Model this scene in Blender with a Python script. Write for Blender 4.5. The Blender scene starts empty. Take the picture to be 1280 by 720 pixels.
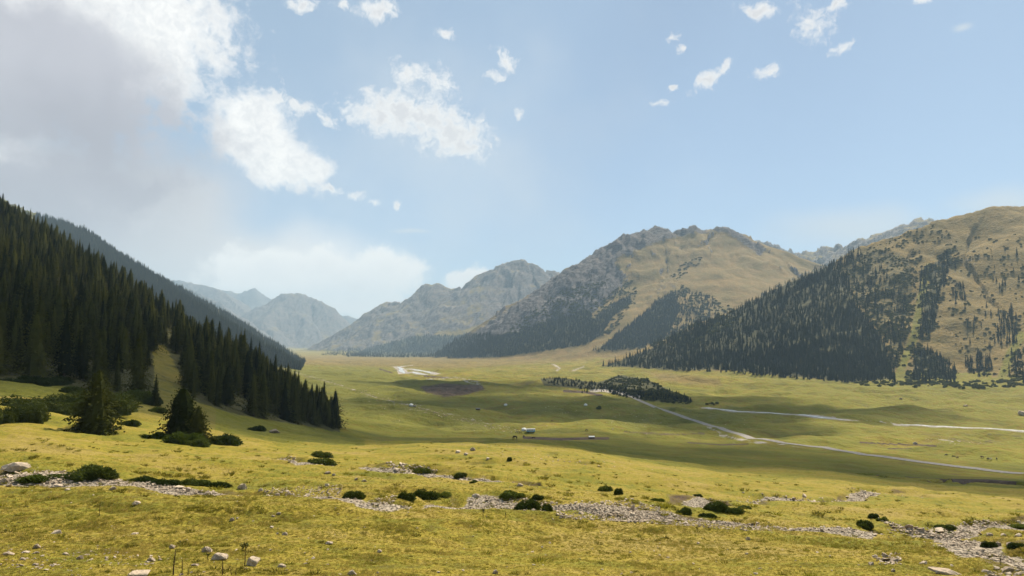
import bpy, bmesh, math, random
import numpy as np

scene = bpy.context.scene
COL = scene.collection
R = math.radians
rng = np.random.default_rng(7)

# ---------------------------------------------------------------- camera
F = 24 / 36 * 1280            # focal length in units of a 1280 px wide frame
TH = math.atan(68 / F)        # the camera looks slightly up
CT, ST = math.cos(TH), math.sin(TH)
cam_data = bpy.data.cameras.new("camera")
cam_data.lens = 24
cam_data.sensor_width = 36
cam_data.clip_start = 0.1
cam_data.clip_end = 60000
cam = bpy.data.objects.new("camera", cam_data)
COL.objects.link(cam)
cam.rotation_euler = (math.pi / 2 + TH, 0, 0)
scene.camera = cam

def ray(px, py):
    """direction (x/y, z/y) of the view line through a point of the photograph"""
    dx = (px - 640) / F
    dz = (360 - py) / F
    yy = CT - ST * dz
    return dx / yy, (ST + CT * dz) / yy

def P(px, py, Y):
    u, w = ray(px, py)
    return (u * Y, Y, w * Y)

def project(x, y, z):
    d = y * CT + z * ST
    d = np.where(d < 1e-3, 1e-3, d)
    return 640 + F * x / d, 360 - F * (z * CT - y * ST) / d

# ---------------------------------------------------------------- sun, sky, exposure
SUN_AZ, SUN_EL = 36.0, 50.0           # degrees; azimuth from the view direction (+Y), positive = right
sd = bpy.data.lights.new("sun", 'SUN')
sd.energy = 5.0
sd.angle = R(0.53)
sd.color = (1.0, 0.895, 0.72)
sun = bpy.data.objects.new("sun", sd)
COL.objects.link(sun)
SUN = np.array([math.sin(R(SUN_AZ)) * math.cos(R(SUN_EL)), math.cos(R(SUN_AZ)) * math.cos(R(SUN_EL)), math.sin(R(SUN_EL))])
sun.rotation_euler = (math.pi / 2 - R(SUN_EL), 0, math.pi - R(SUN_AZ))

scene.view_settings.view_transform = 'Standard'
scene.view_settings.look = 'None'
scene.view_settings.gamma = 1.0
scene.view_settings.exposure = 0.93
scene.view_settings.use_curve_mapping = False
scene.render.engine = 'CYCLES'
cy = scene.cycles
cy.use_denoising = True
cy.max_bounces = 6
cy.diffuse_bounces = 2
cy.glossy_bounces = 2
cy.transmission_bounces = 2
cy.volume_bounces = 0
cy.transparent_max_bounces = 12
cy.use_adaptive_sampling = True
cy.adaptive_threshold = 0.02

class NT:
    """short helpers for writing node trees"""
    def __init__(s, tree):
        s.t = tree
    def n(s, kind, **kw):
        nd = s.t.nodes.new(kind)
        for k, v in kw.items():
            setattr(nd, k, v)
        return nd
    def put(s, sock, v):
        if isinstance(v, bpy.types.NodeSocket):
            s.t.links.new(v, sock)
        elif v is not None:
            if hasattr(sock.default_value, '__len__') and not hasattr(v, '__len__'):
                v = (v,) * len(sock.default_value)
            if hasattr(sock.default_value, '__len__') and len(v) == 3 and len(sock.default_value) == 4:
                v = (*v, 1)
            sock.default_value = v
    def m(s, op, a, b=None, c=None, clamp=False):
        nd = s.n('ShaderNodeMath', operation=op, use_clamp=clamp)
        for i, v in enumerate((a, b, c)):
            if v is not None:
                s.put(nd.inputs[i], v)
        return nd.outputs[0]
    def v(s, op, a, b=None, c=None, scale=None):
        nd = s.n('ShaderNodeVectorMath', operation=op)
        for i, x in enumerate((a, b, c)):
            if x is not None:
                s.put(nd.inputs[i], x)
        if scale is not None:
            s.put(nd.inputs['Scale'], scale)
        return nd.outputs['Value'] if op in ('LENGTH', 'DOT_PRODUCT', 'DISTANCE') else nd.outputs[0]
    def mix(s, f, a, b, blend='MIX'):
        nd = s.n('ShaderNodeMix', data_type='RGBA', blend_type=blend)
        s.put(nd.inputs[0], f); s.put(nd.inputs[6], a); s.put(nd.inputs[7], b)
        return nd.outputs[2]
    def step(s, x, a, b, lo=0.0, hi=1.0):
        nd = s.n('ShaderNodeMapRange', interpolation_type='SMOOTHSTEP')
        s.put(nd.inputs[0], x)
        for i, k in enumerate((a, b, lo, hi)):
            s.put(nd.inputs[i + 1], k)
        return nd.outputs[0]
    def noise(s, vec, scale, detail=4, rough=0.55, lac=2.0, out=0, dist=0.0, kind='FBM'):
        nd = s.n('ShaderNodeTexNoise', noise_type=kind)
        s.put(nd.inputs['Vector'], vec)
        s.put(nd.inputs['Scale'], scale)
        nd.inputs['Detail'].default_value = detail
        nd.inputs['Roughness'].default_value = rough
        nd.inputs['Lacunarity'].default_value = lac
        nd.inputs['Distortion'].default_value = dist
        return nd.outputs[out]

def sky_angles(px, py):
    u, w = ray(px, py)
    return math.degrees(math.atan2(u, 1)), math.degrees(math.atan2(w, math.hypot(u, 1)))

def build_world():
    w = bpy.data.worlds.new("World")
    scene.world = w
    w.use_nodes = True
    t = w.node_tree
    t.nodes.clear()
    N = NT(t)
    sky = N.n('ShaderNodeTexSky', sky_type='NISHITA')
    sky.sun_disc = False
    sky.sun_elevation = R(SUN_EL)
    sky.sun_rotation = R(SUN_AZ)
    sky.altitude = 2500
    sky.air_density = 1.0
    sky.dust_density = 1.0
    sky.ozone_density = 1.3
    d = N.v('NORMALIZE', N.n('ShaderNodeTexCoord').outputs['Generated'])
    sep = N.n('ShaderNodeSeparateXYZ'); N.put(sep.inputs[0], d)
    az = N.m('MULTIPLY', N.m('ARCTAN2', sep.outputs[0], sep.outputs[1]), 57.29578)
    el = N.m('MULTIPLY', N.m('ARCSINE', sep.outputs[2]), 57.29578)
    q = N.n('ShaderNodeCombineXYZ'); N.put(q.inputs[0], az); N.put(q.inputs[1], el)
    q = q.outputs[0]
    # turbulence that tears the cloud outlines, in degrees
    wv = N.v('SUBTRACT', N.noise(q, 0.16, 2, 0.5, out=1), (0.5, 0.5, 0.5))
    q1 = N.v('MULTIPLY_ADD', wv, (3.2, 2.2, 0), q)
    wv2 = N.v('SUBTRACT', N.noise(q, 0.9, 3, 0.55, out=1), (0.5, 0.5, 0.5))
    q2 = N.v('MULTIPLY_ADD', wv2, (1.5, 1.1, 0), q)
    def blob(vec, px, py, rx, ry, rot=0.0, gain=1.0):
        a, e = sky_angles(px, py)
        mp = N.n('ShaderNodeMapping', vector_type='TEXTURE')
        N.put(mp.inputs[0], vec)
        k = 57.3 / F * math.cos(R(a)) ** 2
        mp.inputs[1].default_value = (a, e, 0)
        mp.inputs[2].default_value = (0, 0, R(rot))
        mp.inputs[3].default_value = (rx * k, ry * k, 1)
        return N.m('MULTIPLY_ADD', N.v('LENGTH', mp.outputs[0]), -gain, gain)
    def union(lst):
        o = lst[0]
        for x in lst[1:]:
            o = N.m('SMOOTH_MAX', o, x, 0.18)
        return o
    # --- fair-weather puffs
    puffs = union([blob(q2, *b) for b in [
        (520, 145, 100, 36, -8, 1.5), (565, 170, 62, 34, -15, 1.5), (475, 142, 54, 28, 10, 1.4), (510, 92, 26, 20, 0), (545, 98, 30, 20, 0),
        (632, 75, 18, 14, -20), (620, 96, 13, 8, 0), (368, 130, 52, 15, -14), (405, 150, 34, 9, -20),
        (412, 236, 20, 7, -8), (441, 244, 17, 8, 0), (467, 254, 9, 6, 0), (498, 257, 7, 6, 0),
        (474, 14, 34, 16, 8), (375, 8, 24, 11, 0), (560, 42, 14, 7, 0), (428, 4, 14, 8, 0),
        (945, 14, 36, 13, -8), (1012, 26, 30, 36, 40), (1045, 7, 26, 8, 0), (1050, 62, 26, 10, 15),
        (882, 100, 26, 13, 25), (905, 82, 14, 8, 20), (960, 91, 19, 10, 0), (842, 48, 13, 8, 0), (853, 61, 7, 6, 0),
        (841, 111, 8, 5, 0), (826, 128, 24, 8, 0), (1155, 0, 24, 6, 0), (650, 145, 8, 10, 0)]])
    f1 = N.noise(q2, 0.55, 8, 0.6)
    fb = N.noise(q2, 1.7, 6, 0.6)
    dens1 = N.m('MULTIPLY_ADD', N.m('SUBTRACT', f1, 0.53), 2.6, puffs)
    dens1 = N.m('MULTIPLY_ADD', N.m('SUBTRACT', fb, 0.5), 1.4, dens1)
    dens1 = N.m('MULTIPLY_ADD', N.m('SUBTRACT', N.noise(q, 4.6, 5, 0.62), 0.5), 0.45, dens1)
    a1 = N.step(N.m('MULTIPLY_ADD', N.m('SUBTRACT', N.noise(q2, 2.4, 5, 0.6), 0.5), 0.8, dens1), -0.05, 1.0)
    # --- the great cloud: bright torn edge, grey inside
    edge = union([blob(q1, *b) for b in [
        (60, 60, 300, 190, 0), (150, 20, 205, 110, 0), (-40, 250, 370, 130, 10), (310, 165, 70, 62, 0), (340, 192, 84, 46, -25), (395, 208, 34, 26, 0)]])
    f2 = N.noise(q, 0.42, 8, 0.57)
    dens2 = N.m('MULTIPLY_ADD', N.m('SUBTRACT', f2, 0.5), 0.8, edge)
    a2 = N.step(N.m('MULTIPLY_ADD', N.m('SUBTRACT', fb, 0.5), 0.32, N.m('MULTIPLY_ADD', N.m('SUBTRACT', f1, 0.5), 1.15, dens2)), 0.0, 0.42)
    heart = union([blob(q1, *b) for b in [(30, 90, 290, 170, 0), (-40, 270, 370, 150, 5), (150, 190, 190, 140, 0)]])
    # soft veil that hangs from it over the valley head
    veil = union([blob(q1, *b) for b in [
        (120, 260, 330, 170, -12), (300, 340, 260, 95, 0), (420, 345, 130, 34, 0), (200, 330, 300, 120, 0)]])
    f3 = N.noise(q, 0.12, 5, 0.5)
    dens3 = N.m('MULTIPLY_ADD', N.m('SUBTRACT', f3, 0.5), 0.55, veil)
    a3 = N.step(dens3, 0.0, 0.62, 0.0, 0.92)
    # bank of cumulus tops low over the valley head
    bank = union([blob(q2, *b) for b in [(440, 358, 105, 44, 0), (482, 336, 48, 28, 0), (400, 335, 60, 26, 0), (330, 340, 80, 36, 0), (590, 352, 42, 18, 0)]])
    dens4 = N.m('MULTIPLY_ADD', N.m('SUBTRACT', f1, 0.5), 1.6, bank)
    a4 = N.step(dens4, -0.1, 0.4)
    # thin high streaks
    thin = union([blob(q1, *b) for b in [(1265, 250, 130, 40, 0), (1060, 285, 160, 48, 0), (510, 293, 46, 6, 0), (1190, 38, 24, 10, 0), (560, 210, 330, 240, 0, 0.6)]])
    a5 = N.step(N.m('MULTIPLY_ADD', N.m('SUBTRACT', f3, 0.5), 0.9, thin), 0.0, 1.0, 0.0, 0.75)
    # --- colours, in units of the sky texture
    U = 8.0
    def c(r, g, b):
        return (r * U, g * U, b * U)
    base = N.mix(1.0, N.v('MULTIPLY', sky.outputs[0], (1.0, 1.0, 1.0)), (1, 1, 1), 'MULTIPLY')
    base = N.mix(0.5, base, c(0.54, 0.68, 0.77))
    col = N.mix(a5, base, c(0.72, 0.77, 0.80))
    col = N.mix(a3, col, N.mix(N.step(N.m('MULTIPLY_ADD', f3, 6.0, N.m('MULTIPLY_ADD', el, -0.9, az)), -40.0, -16.0), c(0.50, 0.495, 0.525), c(1.0, 0.98, 0.95)))
    col = N.mix(a4, col, N.mix(N.step(dens4, 0.2, 1.2), c(1.05, 1.03, 0.99), c(0.96, 0.95, 0.93)))
    puffc = N.mix(N.step(N.m('ADD', dens1, N.m('MULTIPLY', N.noise(q2, 1.1, 4, 0.55), 0.9)), 0.9, 1.9), c(0.95, 0.95, 0.93), c(0.74, 0.75, 0.77))
    col = N.mix(a1, col, puffc)
    f4 = N.noise(q1, 0.075, 4, 0.5)
    inner = N.mix(N.step(f4, 0.3, 0.7), c(0.43, 0.43, 0.48), c(0.58, 0.58, 0.63))
    up = blob(q1, 270, 30, 190, 90)
    inner = N.mix(N.step(up, 0.0, 0.9, 0.0, 0.85), inner, c(0.84, 0.84, 0.83))
    white = N.mix(N.step(N.m('MULTIPLY_ADD', f1, 0.9, fb), 0.72, 1.20), c(1.04, 1.03, 1.0), c(0.84, 0.85, 0.86))
    gcol = N.mix(N.step(N.m('MULTIPLY_ADD', N.m('SUBTRACT', f2, 0.5), 0.7, heart), 0.02, 0.5), white, inner)
    low = N.step(el, 12.5, 4.5)
    a2f = N.m('MULTIPLY', a2, N.m('SUBTRACT', 1.0, N.m('MULTIPLY', low, 0.8)))
    col = N.mix(a2f, col, gcol)
    bg = N.n('ShaderNodeBackground')
    N.put(bg.inputs[0], col)
    bg.inputs[1].default_value = 0.07
    out = N.n('ShaderNodeOutputWorld')
    t.links.new(bg.outputs[0], out.inputs[0])
    w.cycles.sampling_method = 'MANUAL'
    w.cycles.sample_map_resolution = 512
build_world()

# ---------------------------------------------------------------- bookkeeping
def tag(o, label=None, cat=None, group=None, kind=None):
    if label: o['label'] = label
    if cat: o['category'] = cat
    if group: o['group'] = group
    if kind: o['kind'] = kind
    return o

def link_mesh(name, me, parent=None, loc=None):
    o = bpy.data.objects.new(name, me)
    COL.objects.link(o)
    if parent is not None:
        o.parent = parent
    if loc is not None:
        o.location = loc
    return o

def np_mesh(name, verts, faces, mat=None, smooth=False):
    """faces: list of equal-length index arrays (n,3) / (n,4) or a list of those"""
    me = bpy.data.meshes.new(name)
    fl = faces if isinstance(faces, list) else [faces]
    fl = [np.asarray(f, dtype=np.int32) for f in fl if len(f)]
    verts = np.asarray(verts, dtype=np.float32)
    me.vertices.add(len(verts))
    me.vertices.foreach_set('co', verts.ravel())
    idx = np.concatenate([f.ravel() for f in fl])
    cnt = np.concatenate([np.full(len(f), f.shape[1], dtype=np.int32) for f in fl])
    start = np.concatenate([[0], np.cumsum(cnt)[:-1]]).astype(np.int32)
    me.loops.add(len(idx))
    me.loops.foreach_set('vertex_index', idx)
    me.polygons.add(len(cnt))
    me.polygons.foreach_set('loop_start', start)
    me.polygons.foreach_set('loop_total', cnt)
    me.polygons.foreach_set('use_smooth', np.full(len(cnt), smooth, dtype=bool))
    me.update(calc_edges=True)
    if mat is not None:
        me.materials.append(mat)
    return me

def new_mat(name):
    m = bpy.data.materials.new(name)
    m.use_nodes = True
    m.node_tree.nodes.clear()
    N = NT(m.node_tree)
    return m, N

def finish(N, shader, disp=None):
    out = N.n('ShaderNodeOutputMaterial')
    N.t.links.new(shader, out.inputs[0])

def principled(N, color, rough=0.8, spec=0.3, normal=None, **kw):
    b = N.n('ShaderNodeBsdfPrincipled')
    N.put(b.inputs['Base Color'], color)
    N.put(b.inputs['Roughness'], rough)
    N.put(b.inputs['Specular IOR Level'], spec)
    if normal is not None:
        N.put(b.inputs['Normal'], normal)
    for k, v in kw.items():
        N.put(b.inputs[k], v)
    return b.outputs[0]

def bump(N, height, strength, dist):
    b = N.n('ShaderNodeBump')
    N.put(b.inputs['Height'], height)
    b.inputs['Strength'].default_value = strength
    b.inputs['Distance'].default_value = dist
    return b.outputs[0]

# ---------------------------------------------------------------- noise in numpy
def _hash(ix, iy, seed):
    h = (ix.astype(np.int64) * 374761393 + iy.astype(np.int64) * 668265263 + seed * 1442695041) & 0x7fffffff
    h = ((h ^ (h >> 13)) * 1274126177) & 0x7fffffff
    h = h ^ (h >> 16)
    return (h & 0xffff).astype(np.float32) / 65535.0

def gnoise(x, y, seed=0):
    """gradient noise, roughly -1..1"""
    xi, yi = np.floor(x), np.floor(y)
    fx, fy = (x - xi).astype(np.float32), (y - yi).astype(np.float32)
    xi, yi = xi.astype(np.int64), yi.astype(np.int64)
    sx, sy = fx * fx * fx * (fx * (fx * 6 - 15) + 10), fy * fy * fy * (fy * (fy * 6 - 15) + 10)
    def g(i, j):
        a = _hash(xi + i, yi + j, seed) * 6.2831853
        return np.cos(a) * (fx - i) + np.sin(a) * (fy - j)
    n0 = g(0, 0) * (1 - sx) + g(1, 0) * sx
    n1 = g(0, 1) * (1 - sx) + g(1, 1) * sx
    return (n0 * (1 - sy) + n1 * sy) * 1.5

def fbm(x, y, oct=4, seed=0, gain=0.5):
    s, a = 0, 1.0
    for i in range(oct):
        s = s + a * gnoise(x * 2.03 ** i + 17.3 * i, y * 2.03 ** i - 9.1 * i, seed + i)
        a *= gain
    return s

def ridged(x, y, oct=4, seed=0, gain=0.5):
    s, a, t = 0, 1.0, 0
    for i in range(oct):
        s = s + a * (1 - np.abs(gnoise(x * 2.03 ** i + 7.7 * i, y * 2.03 ** i + 3.1 * i, seed + i)) * 1.6)
        t += a
        a *= gain
    return np.clip(s / t, 0, 1)

def sst(x, a, b):
    t = np.clip((x - a) / (b - a), 0, 1)
    return t * t * (3 - 2 * t)

def smax(a, b, k):
    h = np.clip(0.5 + 0.5 * (a - b) / k, 0, 1)
    return b * (1 - h) + a * h + k * h * (1 - h)

# ---------------------------------------------------------------- base relief: slope under the camera, valley, wooded hill on the left
# columns of (distance, photo row) along view directions
CT_PTS = {
    -420: [(13, 712), (45, 585), (100, 520), (180, 440), (300, 350), (500, 240), (800, 150), (1300, 200), (2500, 400), (4500, 440)],
    -150: [(13, 716), (45, 588), (100, 532), (150, 480), (250, 410), (400, 310), (550, 230), (720, 170), (1000, 220), (1600, 380), (2500, 435), (4500, 444)],
    0: [(13, 720), (30, 640), (45, 592), (80, 545), (130, 500), (175, 474), (250, 430), (400, 350), (550, 299), (700, 263), (850, 285), (1000, 330), (1400, 420), (1900, 446), (3000, 448), (5000, 446)],
    100: [(13, 720), (45, 594), (105, 538), (140, 505), (185, 488), (260, 450), (400, 390), (530, 345), (650, 324), (800, 355), (1000, 400), (1500, 446), (2200, 456), (3500, 452), (5500, 446)],
    200: [(13, 720), (45, 597), (105, 550), (165, 518), (215, 496), (270, 472), (380, 434), (480, 410), (570, 390), (680, 410), (850, 440), (1200, 465), (2200, 458), (3500, 452), (5500, 445)],
    300: [(13, 720), (42, 607), (110, 560), (200, 533), (270, 518), (330, 500), (400, 470), (470, 448), (540, 460), (680, 478), (1000, 486), (1500, 474), (2200, 460), (3500, 452), (5500, 445)],
    380: [(13, 720), (40, 613), (110, 566), (210, 546), (320, 536), (380, 522), (430, 502), (470, 508), (560, 518), (760, 510), (1100, 490), (1600, 473), (2200, 460), (3500, 452)],
    430: [(13, 720), (38, 618), (110, 568), (220, 552), (400, 540), (480, 537), (600, 528), (800, 510), (1100, 491), (1600, 474), (2300, 463), (4500, 449), (7000, 442)],
    640: [(14, 720), (35, 636), (60, 597), (110, 570), (200, 558), (330, 552), (600, 543), (900, 516), (1400, 489), (2000, 472), (2800, 461), (4500, 449), (7000, 441.5)],
    850: [(14, 720), (36, 645), (75, 610), (140, 590), (250, 580), (420, 567), (600, 548), (800, 528), (1100, 505), (1400, 488), (2000, 471), (3000, 452), (4500, 440)],
    1060: [(14, 720), (38, 662), (80, 628), (150, 605), (270, 592), (430, 577), (600, 552), (820, 526), (1100, 506), (1400, 490), (1750, 478), (2600, 460)],
    1280: [(14, 720), (26, 690), (42, 665), (90, 640), (150, 622), (260, 609), (400, 598), (600, 562), (820, 535), (1100, 508), (1550, 480), (2600, 455)],
    1500: [(14, 722), (45, 675), (120, 635), (280, 610), (420, 595), (600, 568), (820, 538), (1500, 482), (3000, 455)],
    1750: [(14, 726), (45, 680), (120, 640), (300, 612), (500, 590), (820, 538), (1500, 480), (3000, 455)],
}
_cx, _ct = [], []
for px, lst in CT_PTS.items():
    for Y, py in lst:
        u, w = ray(px, py)
        r = math.hypot(u * Y, Y)
        _cx.append((math.atan2(u, 1) * 1.0, math.log(r) * 0.30))
        _ct.append(w * Y / r + 3.0 / r)
_cx, _ct = np.array(_cx), np.array(_ct)

def _tpsk(d2):
    return np.where(d2 > 1e-12, d2 * np.log(np.maximum(d2, 1e-12)), 0)

def _tps_fit():
    n = len(_cx)
    d2 = ((_cx[:, None] - _cx[None]) ** 2).sum(-1)
    A = np.zeros((n + 3, n + 3))
    A[:n, :n] = _tpsk(d2) + np.eye(n) * 2e-4
    A[:n, n] = A[n, :n] = 1
    A[:n, n + 1:] = _cx
    A[n + 1:, :n] = _cx.T
    return np.linalg.solve(A, np.concatenate([_ct, [0, 0, 0]]))
_W = _tps_fit()

def tps(a, l):
    out = np.empty(a.shape)
    fa, fl, fo = a.ravel(), l.ravel(), out.ravel()
    for i in range(0, len(fa), 100000):
        p = np.stack([fa[i:i + 100000], fl[i:i + 100000]], 1)
        d2 = ((p[:, None, :] - _cx[None]) ** 2).sum(-1)
        fo[i:i + 100000] = _tpsk(d2) @ _W[:-3] + _W[-3] + p @ _W[-2:]
    return fo.reshape(a.shape)

# polar sheet: fine inside the view, coarse behind the camera
A_IN = 43.0
_az = np.concatenate([np.linspace(-180, -A_IN - 1.5, 90), np.arange(-A_IN, A_IN + 0.01, 0.08), np.linspace(A_IN + 1.5, 180, 90)])
_rr = [2.0]
while _rr[-1] < 21000:
    _rr.append(_rr[-1] * (1.012 if _rr[-1] < 9 else 1.0065 if _rr[-1] < 1500 else 1.0048))
_rr = np.array(_rr)
NR, NA = len(_rr), len(_az)
AZ, RR = np.meshgrid(np.radians(_az), _rr)
GX, GY = RR * np.sin(AZ), RR * np.cos(AZ)

def base_relief():
    amax = math.radians(50)
    # evaluate the spline on a coarser lattice, then refine
    ka = np.clip(np.radians(_az), -amax, amax)
    sub_r = np.unique(np.concatenate([np.arange(0, NR, 4), [NR - 1]]))
    ua = np.linspace(-amax, amax, 420)
    T = tps(*np.meshgrid(ua, np.log(_rr[sub_r]) * 0.30))
    Ti = np.stack([np.interp(ka, ua, row) for row in T])
    # blend both sides together behind the camera
    w = np.clip((np.abs(_az) - 60) / 120, 0, 1) * 0.5
    Ti = Ti * (1 - w) + Ti[:, ::-1] * w
    full = np.empty((NR, NA))
    x = np.arange(NR)
    for j in range(NA):
        full[:, j] = np.interp(x, sub_r, Ti[:, j])
    Z = full * RR - 3.0
    # far floor of the valley
    far = sst(RR, 5500, 8500)
    return Z * (1 - far) + (-113.0) * far
Z = base_relief()

# gentle relief: moraine swells of the valley, hummocks of the pasture
_v = sst(RR, 420, 700) * (1 - sst(RR, 3500, 6000))
_flat = 1 - sst(Z, -95, -60)
Z += _v * (9.0 * fbm(GX / 170, GY / 110, 3, 11) + 3.0 * fbm(GX / 60, GY / 42, 3, 12)) * (0.35 + 0.65 * _flat)
_n = 1 - sst(RR, 250, 600)
Z += _n * (0.95 * fbm(GX / 34, GY / 17, 3, 21) * sst(RR, 15, 60) + 0.26 * fbm(GX / 8.5, GY / 3.6, 3, 22) * sst(RR, 8, 30) + 0.045 * fbm(GX / 1.3, GY / 1.0, 2, 23))
Z += _n * sst(RR, 9, 22) * 0.42 * (ridged(GX / 26 + 0.25 * GY / 9, GY / 7.5 + 0.9 * gnoise(GX / 18, GY / 18, 27), 2, 26) - 0.6)
Z += (1 - sst(RR, 900, 1200)) * sst(RR, 150, 300) * 1.6 * fbm(GX / 60, GY / 60, 3, 24)

def mound(px, py, Y, h, rx, ry):
    x, y, _ = P(px, py, Y)
    m = (np.abs(GX - x) < 3 * rx) & (np.abs(GY - y) < 3 * ry)
    Z[m] += h * np.exp(-((GX[m] - x) / rx) ** 2 - ((GY[m] - y) / ry) ** 2)
mound(575, 485, 1450, 15, 120, 110)
mound(660, 478, 1700, 8, 90, 90)
mound(480, 500, 1180, 7, 60, 90)
mound(500, 527, 760, 6, 60, 60)
mound(700, 517, 930, 9, 110, 60)
mound(800, 520, 900, 6, 70, 50)
mound(860, 480, 1700, 12, 160, 70)
mound(1000, 484, 1560, 9, 150, 60)
mound(720, 533, 730, 5, 90, 40)

# ---------------------------------------------------------------- mountains: crests with falling flanks and gullies
OWN = np.zeros(Z.shape, dtype=np.int8)
DCREST = np.full(Z.shape, 1e6, dtype=np.float32)

def ridge(pts, own, slope=0.6, back=0.6, lam=160, amp=0.22, warp=40, rock=10.0, seed=0, foot=40, cut=2.0):
    """pts: (photo x, photo y, distance[, flank slope]); flanks fall away on both sides"""
    Q, S = [], []
    for p in pts:
        Q.append(P(*p[:3])); S.append(p[3] if len(p) > 3 else slope)
    Q, S = np.array(Q), np.array(S)
    zmax = Q[:, 2].max()
    reach = (zmax + 130) / min(S.min(), back) + 100
    x0, x1 = Q[:, 0].min() - reach, Q[:, 0].max() + reach
    y0, y1 = Q[:, 1].min() - reach, Q[:, 1].max() + reach
    m = (GX > x0) & (GX < x1) & (GY > max(y0, 900)) & (GY < y1) & (np.abs(AZ) < R(60))
    if not m.any():
        return
    x, y, z0 = GX[m], GY[m], Z[m]
    lw = warp * 9
    wx = x + warp * fbm(x / lw, y / lw, 3, seed + 50)
    wy = y + warp * fbm(x / lw, y / lw, 3, seed + 60)
    best = np.full(x.shape, -1e9); bs = np.zeros(x.shape); bd = np.full(x.shape, 1e9)
    arc = 0.0
    for i in range(len(Q) - 1):
        a, b = Q[i], Q[i + 1]
        ex, ey = b[0] - a[0], b[1] - a[1]
        L2 = ex * ex + ey * ey + 1e-6
        t = np.clip(((wx - a[0]) * ex + (wy - a[1]) * ey) / L2, 0, 1)
        dx, dy = wx - a[0] - t * ex, wy - a[1] - t * ey
        d = np.sqrt(dx * dx + dy * dy)
        sl = S[i] + (S[i + 1] - S[i]) * t
        # the flank that looks back at the camera uses its own slope
        front = (dx * a[0] + dy * a[1]) < 0
        sl = np.where(front, sl, back)
        h = a[2] + (b[2] - a[2]) * t - sl * d
        L = math.sqrt(L2)
        k = h > best
        best = np.where(k, h, best); bs = np.where(k, arc + t * L, bs); bd = np.where(k, d, bd)
        arc += L
    g = ridged(bs / lam + 0.35 * fbm(x / lam / 2, y / lam / 2, 2, seed + 5), bd / (lam * 5.0), 3, seed + 1, 0.55)
    best = best - amp * lam * (1 - g) * sst(bd, 0, lam * 1.6) * 1.3
    best = best + rock * fbm(wx / (lam * 0.45), wy / (lam * 0.45), 4, seed + 9, 0.55) * (0.35 + 0.65 * np.exp(-bd / (lam * 2.0)))
    z1 = smax(best, z0, foot)
    up = best > z0
    Z[m] = z1
    o = OWN[m]; o[up] = own; OWN[m] = o
    dc = DCREST[m]; dc[up] = bd[up]; DCREST[m] = dc

# far blue ranges
ridge([(120, 330, 19000), (300, 366, 19000), (318, 359, 19000), (335, 370, 19000), (360, 380, 19000), (440, 396, 19000), (520, 405, 19000)], 7, 0.7, lam=500, amp=0.34, warp=72, rock=22, seed=900)
ridge([(120, 330, 15000), (215, 350, 15000), (250, 355, 15000), (280, 364, 14800), (300, 382, 14500), (325, 402, 14200), (360, 430, 13800), (390, 452, 13500)], 7, 0.62, lam=420, amp=0.34, warp=66, rock=24, seed=910)
ridge([(300, 400, 14600), (330, 380, 14400), (350, 367, 14200), (372, 365, 14100), (400, 376, 14000), (425, 393, 13900), (445, 408, 13800), (500, 430, 13500), (540, 450, 13500)], 7, 0.62, lam=420, amp=0.34, warp=66, rock=24, seed=920)
ridge([(372, 366, 14100), (345, 384, 13400), (330, 398, 12800), (345, 425, 12200), (380, 450, 11800)], 7, 0.62, lam=400, amp=0.34, warp=54, rock=20, seed=930)
ridge([(150, 340, 12500), (240, 362, 12000), (275, 380, 11600), (310, 405, 11200), (350, 440, 10800)], 7, 0.62, lam=380, amp=0.34, warp=54, rock=20, seed=940)
# grey double peak beyond the valley
ridge([(350, 455, 9900), (390, 440, 9800), (430, 419, 9600), (460, 394, 9500), (480, 377, 9400), (500, 376, 9350), (530, 357, 9300), (545, 353, 9250), (560, 360, 9230), (585, 357, 9200),
       (610, 337, 9150), (630, 328, 9100), (650, 324, 9100), (665, 329, 9050), (680, 341, 9000), (690, 337, 9000), (705, 347, 9000), (760, 368, 9000)], 6, 0.62, lam=300, amp=0.32, warp=42, rock=18, seed=600)
ridge([(560, 360, 9230), (535, 385, 8800), (500, 408, 8400), (455, 436, 8000), (430, 448, 7800)], 6, 0.55, lam=260, amp=0.32, warp=36, rock=13, seed=610)
ridge([(645, 328, 9100), (615, 352, 8750), (588, 372, 8450), (560, 397, 8050), (520, 425, 7600), (480, 444, 7300)], 6, 0.55, lam=260, amp=0.32, warp=36, rock=13, seed=620)
# range behind the saddle on the right
ridge([(900, 330, 8200), (930, 306, 8100), (945, 300, 8000), (960, 303, 7900), (972, 311, 7800), (988, 318, 7600), (1010, 312, 7400), (1040, 307, 7200), (1062, 308, 7000), (1085, 297, 6800), (1110, 287, 6600),
       (1132, 278, 6500), (1153, 271, 6400), (1180, 280, 6300), (1230, 290, 6200), (1320, 285, 6000)], 5, 0.5, lam=260, warp=50, rock=26, seed=500)
# bare mountain with the rocky crest
ridge([(530, 458, 6000, .5), (600, 438, 5750, .5), (640, 411, 5600, .52), (680, 384, 5500, .55), (700, 363, 5450, .57), (740, 329, 5400, .62), (760, 306, 5350, .65), (775, 294, 5320, .66), (790, 291, 5300, .66),
       (808, 288, 5300, .66), (823, 282, 5300, .66), (840, 290, 5280, .64), (865, 284, 5260, .62), (885, 289, 5240, .6), (905, 283, 5220, .58), (918, 289, 5200, .56), (935, 302, 5180, .55), (950, 314, 5150, .55),
       (975, 324, 5100, .55), (1010, 334, 5000, .52), (1040, 343, 4900, .5), (1120, 370, 4700, .5)], 4, 0.6, lam=190, amp=0.22, warp=28, rock=12, seed=400)
ridge([(765, 306, 5340), (778, 343, 5080), (771, 360, 4950), (742, 384, 4820), (706, 412, 4680), (680, 438, 4560)], 4, 0.62, back=0.6, lam=150, amp=0.25, warp=32, rock=16, seed=410)
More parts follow.
